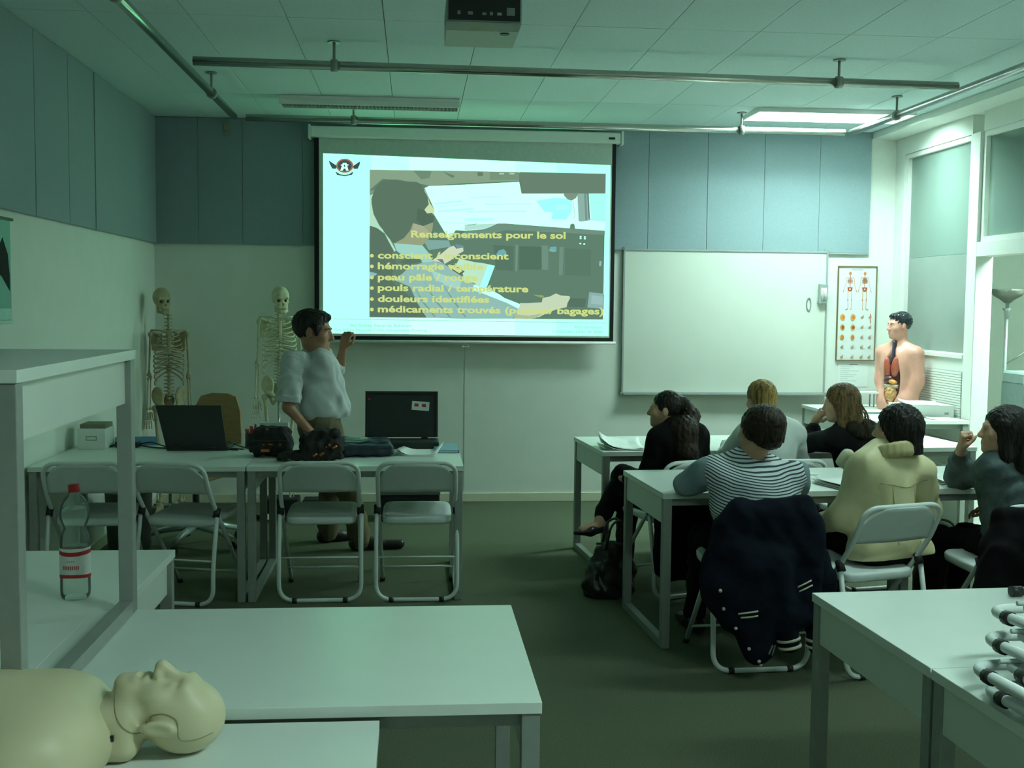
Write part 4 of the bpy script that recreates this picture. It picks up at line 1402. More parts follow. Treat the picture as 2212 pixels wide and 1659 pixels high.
sheet('paper', [(0.0, -0.04, 0.0016), (0.1, -0.05, 0.0016), (0.11, 0.05, 0.0016), (0.02, 0.06, 0.0016)], M_PAPER, t, 0.0008, 4, 4)

# things below the teacher's tables
t = thing('floor_bag', 'black equipment boxes on the floor by the back wall', 'box', (-0.05, 8.25, 0))
bx('body', -0.20, 0.24, -0.05, 0.18, 0.0, 0.19, M_BLACKM, t, bev=0.01)
bx('lid', -0.205, 0.245, -0.055, 0.185, 0.192, 0.235, mat('box_lid_grey', (0.10, 0.12, 0.11), 0.6), t, bev=0.006)
t = thing('floor_bag', 'low black cases on the floor behind the chairs', 'box', (-0.85, 8.3, 0))
bx('body', -0.22, 0.02, -0.05, 0.15, 0.0, 0.16, M_BLACKM, t, bev=0.012)
bx('body', 0.05, 0.2, -0.03, 0.13, 0.0, 0.15, M_BLACKM, t, bev=0.012)
bx('clasp', -0.12, -0.08, -0.054, -0.0505, 0.08, 0.1, M_STEEL, t)
t = thing('waste_bin', 'grey cylindrical bin under the left end of the table', 'bin', (-1.75, 7.15, 0))
bm = bmesh.new()
lathe(bm, [(0.11, 0.002), (0.125, 0.01), (0.14, 0.40), (0.145, 0.41), (0.135, 0.41), (0.12, 0.02)], 28)
obj('body', bm, mat('bin_grey', (0.10, 0.12, 0.11), 0.5), t)
bm = bmesh.new()
tube(bm, [(0.142 * math.cos(2 * PI * k / 28), 0.142 * math.sin(2 * PI * k / 28), 0.41) for k in range(28)], 0.005, 8, closed=True)
obj('rim', bm, M_STEEL, t)

# ------------------------------------------------------------------ water bottle
t = thing('water_bottle', 'clear plastic water bottle with red cap and red banded label', 'bottle', (-0.972, 3.345, TH + 0.0005))
M_PET = glass('bottle_plastic', (0.985, 1, 0.99), alpha_mix=0.86, ior=1.22)
bm = bmesh.new()
lathe(bm, [(0.028, 0.004), (0.037, 0.0), (0.041, 0.012), (0.042, 0.03), (0.0415, 0.06), (0.0415, 0.15), (0.042, 0.16), (0.0405, 0.185), (0.033, 0.198), (0.031, 0.206), (0.034, 0.214), (0.041, 0.232), (0.0425, 0.25), (0.039, 0.272), (0.028, 0.291), (0.0155, 0.303), (0.0125, 0.309), (0.0125, 0.312)], 36)
obj('bottle_body', bm, M_PET, t)
M_WAT = glass('water', (0.985, 1, 0.99), alpha_mix=0.95, ior=1.12)
bm = bmesh.new()
lathe(bm, [(0.026, 0.006), (0.035, 0.003), (0.0385, 0.014), (0.039, 0.06), (0.039, 0.15), (0.038, 0.184), (0.031, 0.197), (0.029, 0.206), (0.032, 0.215), (0.038, 0.233), (0.0395, 0.25), (0.0375, 0.262)], 36)
obj('water', bm, M_WAT, t)
bm = bmesh.new()
lathe(bm, [(0.0155, 0.3085), (0.0165, 0.31), (0.0165, 0.328), (0.0145, 0.331), (0.002, 0.331)], 24)
obj('cap', bm, mat('cap_red', (0.42, 0.012, 0.012), 0.4), t)
me = bpy.data.meshes.new('label')
bm = bmesh.new()
for (r, z0, z1, mi) in ((0.0424, 0.066, 0.142, 0),):
    pass
rings = []
zz = [0.066, 0.076, 0.0762, 0.128, 0.1282, 0.140, 0.1402, 0.150]
for z in zz:
    rings.append([bm.verts.new((0.0428 * math.cos(2 * PI * k / 48), 0.0428 * math.sin(2 * PI * k / 48), z + (0.004 * (math.cos(2 * PI * k / 48 + PI / 2 - 0.1) > -2) * (abs(math.sin((2 * PI * k / 48 + PI / 2) / 1.0)) ** 2) * (1 if z < 0.08 else (-1 if 0.12 < z < 0.141 else 0)) * -1))) for k in range(48)])
for i, (A, B) in enumerate(zip(rings[:-1], rings[1:])):
    for k in range(48):
        f = bm.faces.new((A[k], A[(k + 1) % 48], B[(k + 1) % 48], B[k]))
        f.material_index = 1 if i in (0, 4) else (2 if 3 <= (k % 48) <= 20 and i == 2 else 0)
        f.smooth = True
obj('label', bm, [mat('label_white', (0.70, 0.74, 0.70), 0.5), mat('label_red', (0.45, 0.015, 0.015), 0.5), mat('label_pale', (0.55, 0.60, 0.62), 0.5)], t)
M_INKR = mat('label_ink_red', (0.50, 0.10, 0.08), 0.6)
lab = lambda px, py: (0.0433 * math.cos(-PI / 2 + px / 0.0433), 0.0433 * math.sin(-PI / 2 + px / 0.0433), -py)
for k in range(9):
    x0_ = -0.024 + k * 0.0053
    bm = bmesh.new()
    v = [bm.verts.new(lab(a, -b)) for a, b in ((x0_, 0.090), (x0_ + 0.0036, 0.090), (x0_ + 0.0036, 0.101), (x0_, 0.101))]
    bm.faces.new(v)
    obj('label_letter', bm, M_INKR, t)
for k in range(4):
    x0_ = -0.012 + k * 0.006
    bm = bmesh.new()
    v = [bm.verts.new(lab(a, -b)) for a, b in ((x0_, 0.112), (x0_ + 0.004, 0.112), (x0_ + 0.004, 0.116), (x0_, 0.116))]
    bm.faces.new(v)
    obj('label_letter', bm, mat('label_ink_grey', (0.3, 0.36, 0.38), 0.6), t)

# ------------------------------------------------------------------ papers, bags, side table, next room
def papers(label, pts, z=TH, n=2, curl=0.012, m=None, seed=0):
    c = sum((Vector((p[0], p[1], 0)) for p in pts), Vector()) / 4
    t = thing('paper_stack', label, 'papers', (c.x, c.y, z + 0.0004))
    r = random.Random(seed)
    for k in range(n):
        o_ = Vector((r.uniform(-0.012, 0.012), r.uniform(-0.012, 0.012), 0.0016 * k))
        sheet('paper', [Vector((p[0] - c.x, p[1] - c.y, 0)) + o_ for p in pts], m or M_PAPER, t, 0.001, 10, 6,
              lambda u, v, k=k: (curl * (k + 1) / n) * (max(0, 0.4 - u) ** 2 * 5 + max(0, v - 0.7) ** 2 * 6 + 0.15 * math.sin(5 * u + k) ** 2))
    return t


papers('rumpled white papers at the left end of the first row desk', [(1.12, 6.60), (1.36, 6.60), (1.37, 6.86), (1.12, 6.84)], TH, 4, 0.06, seed=1)
papers('white handout beside the ponytail woman on the first row desk', [(1.38, 6.58), (1.52, 6.58), (1.53, 6.74), (1.38, 6.74)], TH, 2, 0.01, seed=2)
papers('white handout beside the fair haired student on the first row desk', [(1.92, 6.70), (2.08, 6.68), (2.14, 6.94), (1.98, 6.96)], TH, 3, 0.015, seed=3)
t = papers('open booklet beside the cream jacket woman on the second row desk', [(2.0, 5.17), (2.22, 5.26), (2.16, 5.50), (1.94, 5.38)], TH, 4, 0.02, seed=4)
tb('pen', [(-0.03, -0.06, 0.016), (0.05, -0.09, 0.016)], 0.004, M_BLACK, t, n=8)
papers('white handout at the elbow of the dark haired woman on the right', [(2.55, 5.30), (2.76, 5.34), (2.76, 5.60), (2.55, 5.56)], TH, 3, 0.02, seed=5)
papers('white handout behind the neck of the striped shirt student', [(1.86, 5.62), (2.06, 5.63), (2.05, 5.78), (1.86, 5.77)], TH, 2, 0.006, seed=6)

Z8 = 0.8005
t = thing('paper_box', 'white box with papers on top beside the anatomical torso', 'box', (3.655, 7.93, Z8))
bx('body', -0.19, 0.19, -0.11, 0.14, 0.0, 0.085, M_WHITE, t, bev=0.003)
bx('latch', 0.12, 0.15, -0.1125, -0.1103, 0.02, 0.035, M_STEEL, t)
t = papers('white papers lying on the box beside the torso', [(3.46, 7.80), (3.72, 7.80), (3.80, 8.03), (3.52, 8.04)], Z8 + 0.0855, 3, 0.02, seed=7)
papers('white papers at the right front corner of the side table', [(3.60, 7.63), (3.78, 7.62), (3.80, 7.76), (3.62, 7.77)], Z8, 2, 0.006, seed=8)
t = thing('display_stand', 'small clear display stand with metal posts on the side table', 'stand', (3.47, 8.53, Z8))
bx('base_plate', -0.10, 0.09, -0.06, 0.06, 0.0, 0.012, M_WHITE, t)
bx('top_plate', -0.12, 0.11, -0.07, 0.07, 0.115, 0.127, M_WHITE, t)
for (x, y) in ((-0.07, -0.04), (0.06, -0.04), (-0.07, 0.04), (0.06, 0.04)):
    tb('post', [(x, y, 0.012), (x, y, 0.115)], 0.006, M_STEEL, t, n=8)
t = thing('tray', 'flat dark edged tray at the front of the side table', 'tray', (3.42, 8.12, Z8))
bx('tray_base', -0.12, 0.10, -0.05, 0.06, 0.0, 0.012, M_STEEL, t)
bx('tray_sheet', -0.115, 0.095, -0.045, 0.055, 0.0122, 0.0145, M_PAPER, t)

t = thing('floor_lamp', 'steel uplighter floor lamp in the next room', 'floor lamp', (4.44, 8.25, 0))
bm = bmesh.new()
lathe(bm, [(0.13, 0.0), (0.13, 0.015), (0.02, 0.03)], 24)
obj('base', bm, M_STEEL, t)
tb('pole', [(0, 0, 0.02), (0, 0, 1.63)], 0.013, M_STEEL_L, t, n=12)
bm = bmesh.new()
lathe(bm, [(0.02, 1.62), (0.05, 1.645), (0.10, 1.675), (0.135, 1.725), (0.128, 1.725), (0.095, 1.69), (0.02, 1.655)], 28)
obj('bowl', bm, mat('bowl_steel', (0.25, 0.25, 0.22), 0.4, metal=0.6), t)
bm = bmesh.new()
lathe(bm, [(0.035, 1.58), (0.018, 1.56), (0.014, 1.50)], 16)
obj('neck', bm, M_STEEL_L, t)
tb('reading_arm', [(0, 0, 1.16), (0.22, -0.05, 1.31)], 0.007, M_STEEL, t, n=8)
t = thing('office_machine', 'boxy grey machine with stepped top in the next room', 'machine', (4.42, 7.95, 0))
bx('body', -0.10, 0.30, -0.2, 0.12, 0.0, 1.045, mat('machine_grey', (0.16, 0.22, 0.21), 0.7), t, bev=0.01)
bm = bmesh.new()
prism(bm, [(-0.10, 1.0455), (0.27, 1.0455), (0.22, 1.115), (0.2, 1.125), (-0.085, 1.125), (-0.10, 1.11)], 'y', -0.19, 0.1)
obj('stepped_cover', bm, mat('machine_grey_top', (0.22, 0.29, 0.27), 0.7), t)
bx('side_knob', 0.3005, 0.325, -0.15, -0.12, 1.0, 1.02, M_BLACK, t)

# black leather handbag on the floor beside the ponytail woman
t = thing('handbag', 'black leather handbag with tall handles standing on the floor', 'handbag', (1.07, 6.05, 0), math.radians(10))
M_LEATH = mat('black_leather', (0.011, 0.012, 0.011), 0.35, var=0.2, scale=40, bump=0.3, bscale=70)
SDF(0.007).b((0, 0, 0.10), (0.128, 0.08, 0.10), 0.05, k=0.03).e((0.0, 0, 0.21), (0.105, 0.055, 0.09), k=0.06).e((-0.03, 0, 0.07), (0.13, 0.085, 0.08), k=0.05).obj('body', M_LEATH, t, wrinkle=0.008, wlen=0.10, seed=9)
for s in (-1, 1):
    tb('handle', fillet([(-0.045, s * 0.035, 0.25), (-0.015, s * 0.04, 0.40), (0.045, s * 0.03, 0.43), (0.075, s * 0.035, 0.24)], 0.06), 0.007, M_LEATH, t, n=8)
tb('zip', [(-0.085, 0, 0.292), (0.085, 0, 0.288)], 0.006, M_LEATH, t, n=8)
t = thing('brown_bag', 'brown bag on the floor behind the cream jacket woman', 'bag', (2.72, 5.62, 0))
SDF(0.008).b((0, 0, 0.13), (0.14, 0.08, 0.13), 0.06, k=0.03).e((0, 0, 0.26), (0.12, 0.06, 0.09), k=0.05).obj('body', mat('bag_dark', (0.02, 0.018, 0.012), 0.6), t, wrinkle=0.006, wlen=0.09, seed=11)
SDF(0.008).e((0, 0, 0.335), (0.105, 0.055, 0.045), k=0.03).obj('flap', mat('bag_brown', (0.13, 0.09, 0.035), 0.55, var=0.2), t, wrinkle=0.004, wlen=0.05)
tb('handle', fillet([(-0.08, 0, 0.35), (-0.05, 0, 0.50), (0.07, 0, 0.48), (0.09, 0, 0.33)], 0.06), 0.006, mat('bag_strap', (0.16, 0.12, 0.06), 0.6), t, n=8)
# ------------------------------------------------------------------ people
SKIN = mat('skin', (0.50, 0.29, 0.18), 0.5, var=0.08, scale=40, bump=0.05, bscale=300)
SKIN_T = mat('skin_tanned', (0.34, 0.16, 0.09), 0.5, var=0.1, scale=40, bump=0.05, bscale=300)
EYE_W = mat('eye_white', (0.6, 0.6, 0.55), 0.25)
EYE_D = mat('eye_dark', (0.02, 0.015, 0.01), 0.2)


def cloth(name, col, var=0.12, bump=0.25, bscale=350, rough=0.9):
    return mat(name, col, rough, var=var, scale=14, bump=bump, bscale=bscale, spec=0.12)


def hair_mat(name, dark, light):
    return mat(name, tuple((a + b) / 2 for a, b in zip(dark, light)), 0.45, var=0.75, scale=60, bump=0.5, bscale=140, stretch=(1, 1, 0.08), spec=0.22)


def frame(loc, yawd, s=1.0, lean=0.0, roll=0.0):
    return (Matrix.Translation(loc) @ Matrix.Rotation(math.radians(yawd), 4, 'Z') @ Matrix.Rotation(math.radians(-lean), 4, 'X')
            @ Matrix.Rotation(math.radians(roll), 4, 'Y') @ Matrix.Scale(s, 4))


def head_prims(S, M, fem=True, ears=True, jaw=1.0):
    S.e((0, -0.012, 0.03), (0.073, 0.093, 0.086), k=0.03, M=M)
    S.e((0, 0.03, -0.03), (0.058, 0.060, 0.080), k=0.03, M=M)
    S.e((0, 0.040, -0.078), (0.044 * jaw, 0.044, 0.036), k=0.03, M=M)
    S.e((0, 0.074, -0.098), (0.018, 0.014, 0.014), k=0.02, M=M)
    S.c((-0.034, 0.076, 0.020), (0.034, 0.076, 0.020), 0.012, k=0.02, M=M)
    for q in (-1, 1):
        S.e((q * 0.031, 0.096, 0.002), (0.016, 0.012, 0.010), k=0.012, M=M, sub=True)
        S.e((q * 0.042, 0.060, -0.024), (0.022, 0.020, 0.022), k=0.025, M=M)
        if ears:
            S.e((q * 0.074, -0.008, -0.006), (0.009, 0.020, 0.032), (0, 0, q * -18), k=0.008, M=M)
    S.c((0, 0.086, 0.012), (0, 0.106, -0.030), 0.0085, 0.0125, k=0.012, M=M)
    for q in (-1, 1):
        S.e((q * 0.012, 0.096, -0.034), (0.0085, 0.010, 0.008), k=0.008, M=M)
    S.c((-0.018, 0.084, -0.0605), (0.018, 0.084, -0.0605), 0.007, k=0.008, M=M)
    S.c((-0.016, 0.082, -0.070), (0.016, 0.082, -0.070), 0.0075, k=0.008, M=M)
    S.c((-0.020, 0.096, -0.0655), (0.020, 0.096, -0.0655), 0.003, k=0.004, M=M, sub=True)


def eyes(M, parent, iris=None):
    for q in (-1, 1):
        c = M @ Vector((q * 0.031, 0.076, 0.002))
        r = 0.0105 * M.to_scale()[0]
        bm = bmesh.new()
        bmesh.ops.create_uvsphere(bm, u_segments=14, v_segments=10, radius=r)
        for f in bm.faces:
            f.smooth = True
        bmesh.ops.translate(bm, vec=c, verts=bm.verts)
        e = obj('eye', bm, EYE_W, parent)
        d = (M.to_3x3() @ Vector((0, 1, 0))).normalized()
        bm = bmesh.new()
        bmesh.ops.create_uvsphere(bm, u_segments=12, v_segments=8, radius=r * 0.5)
        bmesh.ops.translate(bm, vec=c + d * r * 0.62, verts=bm.verts)
        for f in bm.faces:
            f.smooth = True
        obj('iris', bm, EYE_D, e)


def torso_prims(S, M, g=0.0, belly=0.0, fem=True, pelvis=True, k=0.05):
    w = 0.94 if fem else 1.04
    if pelvis:
        S.e((0, -0.01, 0.045), (0.168 * (1.02 if fem else 0.98) + g, 0.128 + g, 0.092 + g), k=k, M=M)
    S.e((0, 0.01 + belly * 0.6, 0.17), (0.135 * w + belly * 0.4 + g, 0.100 + belly + g, 0.15 + g), k=k, M=M)
    S.e((0, 0.0, 0.33), (0.150 * w + g, 0.108 + g, 0.165 + g), k=k, M=M)
    S.c((-0.125 * w, -0.012, 0.425), (0.125 * w, -0.012, 0.425), 0.062 + g, k=k, M=M)
    for q in (-1, 1):
        S.c((q * 0.13 * w, -0.015, 0.445), (q * 0.03, -0.015, 0.505), 0.044 + g, 0.044 + g, k=k, M=M)


def hand_prims(S, wrist, d, palm_n, s=1.0, curl=0.6, side=1, spread=0.1):
    """five-fingered hand: d = direction of the hand, palm_n = where the palm faces, side = +1 thumb towards d x palm_n"""
    d = Vector(d).normalized()
    nn = Vector(palm_n)
    nn = (nn - d * nn.dot(d)).normalized()
    lat = d.cross(nn) * side
    w = Vector(wrist)
    P = lambda a, b, c: w + (d * a + lat * b + nn * c) * s
    S.c(P(0.01, 0.018, 0), P(0.075, 0.028, 0.0), 0.016 * s, 0.014 * s, k=0.012)
    S.c(P(0.01, -0.014, 0), P(0.072, -0.026, 0.0), 0.016 * s, 0.013 * s, k=0.012)
    S.c(P(0.0, 0, 0), P(0.075, 0.002, 0), 0.018 * s, 0.015 * s, k=0.012)
    for i, (b, L) in enumerate(((0.030, 0.072), (0.010, 0.080), (-0.010, 0.074), (-0.029, 0.058))):
        p = P(0.080 - 0.004 * abs(i - 1), b, 0)
        a = 0.0
        dirv = d + lat * spread * (1.5 - i) * 0.25
        for j, (fr, r) in enumerate(((0.45, 0.0088), (0.32, 0.0080), (0.23, 0.0072))):
            a += curl * (0.9 if j == 0 else 1.1)
            q = p + (dirv.normalized() * math.cos(a) + nn * math.sin(a)) * L * fr * s
            S.c(p, q, r * s, (r - 0.0006) * s, k=0.004)
            p = q
    t0, t1 = P(0.022, 0.028, 0.006), P(0.048, 0.052, 0.018)
    t2 = t1 + (d * 0.75 - lat * 0.25 * curl + nn * 0.6 * curl).normalized() * 0.032 * s
    t3 = t2 + (d * 0.75 - lat * 0.5 * curl + nn * 0.5 * curl).normalized() * 0.025 * s
    S.c(t0, t1, 0.0135 * s, 0.0105 * s, k=0.01)
    S.c(t1, t2, 0.0100 * s, 0.0090 * s, k=0.005)
    S.c(t2, t3, 0.0090 * s, 0.0078 * s, k=0.005)


def limb(S, pts, rr, k=0.02):
    for a, b, ra, rb in zip(pts[:-1], pts[1:], rr[:-1], rr[1:]):
        S.c(a, b, ra, rb, k=k)


def shoe(name, parent, ankle, toe, m, s=1.0, heel=0.0):
    a, t = Vector(ankle), Vector(toe)
    d = (t - a)
    d.z = 0
    d.normalize()
    S = SDF(0.007)
    low = Vector((0, 0, -1))
    hp = a + low * 0.055 * s - d * 0.035 * s
    S.c(a + low * 0.03 * s, hp, 0.036 * s, 0.036 * s, k=0.02)
    S.c(hp, t, 0.035 * s, 0.030 * s, k=0.03)
    S.c(a + low * 0.03 * s, (hp + t) / 2 + Vector((0, 0, 0.006)), 0.034 * s, 0.033 * s, k=0.03)
    return S.obj(name, m, parent)


class P:
    """a person: world joint positions, one continuous body, clothes and hair as parts"""
    def __init__(s, name, label, hip, yaw, sc, lean=0, lroll=0, headc=None, hyaw=0, hpitch=0, hroll=0, fem=True, skin=None, hs=None, jaw=1.0, belly=0.0):
        s.t = thing(name, label, 'person')
        s.sc, s.fem, s.belly = sc, fem, belly
        s.MT = frame(hip, yaw, sc, lean, lroll)
        s.MB = frame(hip, yaw, sc)
        s.skin = skin or SKIN
        hc = Vector(headc) if headc else s.MT @ Vector((0, 0.03, 0.67))
        s.MH = frame(hc, hyaw, hs or sc, hpitch, hroll)
        s.body = SDF(0.007)
        torso_prims(s.body, s.MT, -0.012, belly, fem)
        nb = s.MT @ Vector((0, -0.01, 0.47))
        s.body.c(nb, s.MH @ Vector((0, -0.02, -0.06)), 0.056 * sc, 0.052 * sc, k=0.03)
        head_prims(s.body, s.MH, fem, jaw=jaw)
        w = 0.94 if fem else 1.04
        s.sh = {q: s.MT @ Vector((q * 0.165 * w, -0.012, 0.43)) for q in (-1, 1)}
        s.hipj = {q: s.MB @ Vector((q * 0.09, 0.0, 0.03)) for q in (-1, 1)}

    def arm(s, q, elbow, wrist, hd=None, pn=(0, 0, -1), curl=0.5, hand=True, spread=0.1, side=None):
        e, w = Vector(elbow), Vector(wrist)
        k = s.sc
        limb(s.body, [s.sh[q], e, w], [0.047 * k, 0.037 * k, 0.026 * k])
        if hand:
            hand_prims(s.body, w, hd or (w - e), pn, k, curl, q if side is None else side, spread)
        return [s.sh[q], e, w]

    def leg(s, q, knee, ankle, toe):
        k = s.sc
        kn, an, to = Vector(knee), Vector(ankle), Vector(toe)
        limb(s.body, [s.hipj[q], kn, an], [0.078 * k, 0.052 * k, 0.036 * k], 0.03)
        s.body.c(an + Vector((0, 0, -0.03)), to, 0.03 * k, 0.022 * k, k=0.02)
        return [s.hipj[q], kn, an]

    def done(s):
        return s.body.obj('body', s.skin, s.t)

    def hair(s, prims, m, name='hair', vox=0.0045, wr=0.0022, seed=1, wlen=0.016, cut=None):
        S = SDF(vox)
        for p in prims:
            if p[0] == 'e':
                S.e(p[1], p[2], p[3] if len(p) > 3 else None, k=0.03, M=s.MH)
            elif p[0] == '-e':
                S.e(p[1], p[2], p[3] if len(p) > 3 else None, k=0.012, M=s.MH, sub=True)
            else:
                S.c(p[1], p[2], p[3], p[4], k=0.03, M=s.MH)
        return S.obj(name, m, s.t, wrinkle=wr, wlen=wlen, seed=seed, wdir=(1, 1, 0.12), cut=cut)


def strands(name, P0, m, parent, n, gen, r=0.0016):
    bm = bmesh.new()
    for i in range(n):
        pts = gen(i)
        tube(bm, [P0 @ Vector(p) for p in pts], r, 4)
    o = obj(name, bm, m, parent)
    o['kind'] = 'stuff'
    return o


H_BLACK = hair_mat('hair_black', (0.006, 0.005, 0.004), (0.022, 0.018, 0.015))
H_BROWN = hair_mat('hair_dark_brown', (0.010, 0.007, 0.004), (0.040, 0.024, 0.014))
H_BLOND = hair_mat('hair_fair', (0.13, 0.075, 0.02), (0.42, 0.27, 0.08))
H_DBLOND = hair_mat('hair_dark_blonde', (0.05, 0.03, 0.012), (0.20, 0.12, 0.045))

CAP = [('e', (0, -0.018, 0.036), (0.083, 0.103, 0.094)), ('-e', (0, 0.105, -0.055), (0.075, 0.085, 0.085))]

def collar_ring(p, m, c, rx, ry, r, hgt, rise):
    """turned-up collar: a band round the neck, higher at the nape"""
    S = SDF(0.0045)
    pts = []
    for k in range(25):
        a = 2 * PI * k / 24
        pts.append(Vector((c[0] + rx * math.cos(a), c[1] + ry * math.sin(a), c[2] - rise * math.sin(a))))
    for u, v in zip(pts[:-1], pts[1:]):
        for dz, rr in ((0, r), (hgt * 0.33, r * 0.92), (hgt * 0.66, r * 0.84), (hgt, r * 0.75)):
            S.c(u + Vector((0, 0, dz)), v + Vector((0, 0, dz)), rr, k=0.012, M=p.MT)
    return S.obj('collar', m, p.t)


# ---- the teacher
def teacher():
    p = P('person', 'standing man in pale short sleeved shirt and khaki trousers, arm raised beside the screen', (-0.585, 7.16, 0.80), -72, 0.93, lean=-1, headc=(-0.614, 7.10, 1.397), hyaw=-98, hpitch=4, hs=1.12, fem=False, skin=SKIN_T, jaw=1.25, belly=0.02)
    SH = cloth('shirt_pale', (0.50, 0.53, 0.53), var=0.05)
    TR = cloth('trousers_khaki', (0.15, 0.13, 0.075))
    # under-chin fullness
    p.body.e((0, 0.03, -0.105), (0.05, 0.05, 0.028), k=0.03, M=p.MH)
    rsh = Vector((-0.730, 6.995, 1.215))
    p.sh[1] = rsh
    p.sh[-1] = Vector((-0.585, 7.31, 1.20))
    ra = p.arm(1, (-0.755, 6.955, 0.945), (-0.595, 6.985, 0.760), hd=(0.8, 0.25, -0.55), pn=(0.2, 1, 0.2), curl=0.55)
    la = p.arm(-1, (-0.475, 7.40, 1.155), (-0.445, 7.26, 1.300), hd=(0.25, -0.25, 0.9), pn=(0.5, 0.6, 0.1), curl=0.85)
    lr = p.leg(1, (-0.425, 7.20, 0.44), (-0.335, 7.27, 0.10), (-0.10, 7.295, 0.03))
    ll = p.leg(-1, (-0.53, 7.42, 0.42), (-0.56, 7.52, 0.10), (-0.40, 7.58, 0.03))
    p.done()
    eyes(p.MH, p.t)
    S = SDF(0.006)
    torso_prims(S, p.MT, 0.016, 0.028, False, pelvis=False, k=0.08)
    S.e((0, 0.02, 0.11), (0.168, 0.150, 0.12), k=0.08, M=p.MT)
    S.c((-0.05, 0.06, 0.36), (-0.05, 0.10, 0.10), 0.075, 0.085, k=0.06, M=p.MT)
    S.c((0.05, 0.06, 0.36), (0.05, 0.10, 0.10), 0.075, 0.085, k=0.06, M=p.MT)
    S.c((-0.09, -0.05, 0.40), (-0.08, -0.06, 0.12), 0.075, 0.085, k=0.06, M=p.MT)
    S.c((0.09, -0.05, 0.40), (0.08, -0.06, 0.12), 0.075, 0.085, k=0.06, M=p.MT)
    S.e(ra[0], (0.066, 0.066, 0.066), k=0.05)
    limb(S, [ra[0] + Vector((0.01, 0.02, 0)), ra[0].lerp(ra[1], 0.35)], [0.068, 0.060], 0.05)
    limb(S, [la[0], la[0].lerp(la[1], 0.85)], [0.062, 0.056], 0.04)
    S.obj('shirt', SH, p.t, wrinkle=0.0055, wlen=0.085, seed=3, wdir=(1, 1, 0.45), cut=[(p.MT @ Vector((0, 0, 0.055)), (0.12, 0, -1)), (ra[0].lerp(ra[1], 0.90), ra[1] - ra[0] + Vector((0, 0, 0))),] if False else [(p.MT @ Vector((0, 0, 0.055)), (0.12, 0, -1))])
    S = SDF(0.006)
    limb(S, [ra[0], ra[0].lerp(ra[1], 1.05)], [0.070, 0.078], 0.05)
    ax = (ra[1] - ra[0]).normalized()
    S.c(ra[0].lerp(ra[1], 0.8), ra[0].lerp(ra[1], 1.3), 0.052, 0.058, k=0.006, sub=True)
    S.obj('sleeve', SH, p.t, wrinkle=0.005, wlen=0.07, seed=6, wdir=(1, 1, 0.3), cut=[(ra[0].lerp(ra[1], 0.90), ax)])
    collar_ring(p, SH, (0, 0.0, 0.50), 0.072, 0.072, 0.017, 0.020, 0.005)
    tb('button_strip', [p.MT @ Vector(q) for q in ((0, 0.118, 0.42), (0, 0.155, 0.30), (0, 0.192, 0.18), (0, 0.182, 0.08))], 0.0035, mat('strip_grey', (0.2, 0.22, 0.24), 0.8), p.t, n=6)
    S = SDF(0.007)
    S.e((0, -0.005, 0.01), (0.172, 0.140, 0.125), k=0.05, M=p.MT)
    for L in (lr, ll):
        limb(S, [L[0], L[1], L[2] + Vector((0, 0, -0.035))], [0.100, 0.078, 0.068], 0.05)
    S.obj('trousers', TR, p.t, wrinkle=0.004, wlen=0.12, seed=8, cut=[(p.MT @ Vector((0, 0, 0.095)), (0.12, 0, 1))])
    SM = mat('shoe_dark', (0.018, 0.011, 0.008), 0.4)
    shoe('shoe', p.t, (-0.335, 7.27, 0.098), (-0.085, 7.295, 0.032), SM)
    shoe('shoe', p.t, (-0.56, 7.52, 0.098), (-0.38, 7.58, 0.032), SM)
    p.hair([('e', (0, -0.022, 0.038), (0.080, 0.101, 0.090)), ('c', (0, 0.05, 0.085), (0, 0.072, 0.085), 0.03, 0.02), ('c', (0.07, 0.03, 0.03), (0.072, 0.03, -0.01), 0.012, 0.008), ('c', (-0.07, 0.03, 0.03), (-0.072, 0.03, -0.01), 0.012, 0.008),
            ('-e', (0, 0.125, -0.005), (0.082, 0.085, 0.078)), ('-e', (0, 0.07, -0.085), (0.10, 0.085, 0.085)), ('-e', (0.083, 0.0, -0.012), (0.018, 0.026, 0.034)), ('-e', (-0.083, 0.0, -0.012), (0.018, 0.026, 0.034))], H_BLACK)
    for q in (-1, 1):
        a, b, c = (p.MH @ Vector(v) for v in ((q * 0.014, 0.092, 0.019), (q * 0.032, 0.090, 0.026), (q * 0.052, 0.074, 0.019)))
        tb('eyebrow', [a, b, c], [0.003, 0.0042, 0.002], H_BLACK, p.t, n=6)


teacher()


# ---- students
def seat_legs(p, kneeL, ankL, toeL, kneeR, ankR, toeR):
    return p.leg(-1, kneeL, ankL, toeL), p.leg(1, kneeR, ankR, toeR)


BLK = cloth('cloth_black', (0.007, 0.007, 0.008), var=0.3)
BLKT = cloth('trousers_black', (0.006, 0.006, 0.006), var=0.3)
SHB = mat('shoe_black', (0.008, 0.008, 0.008), 0.3)


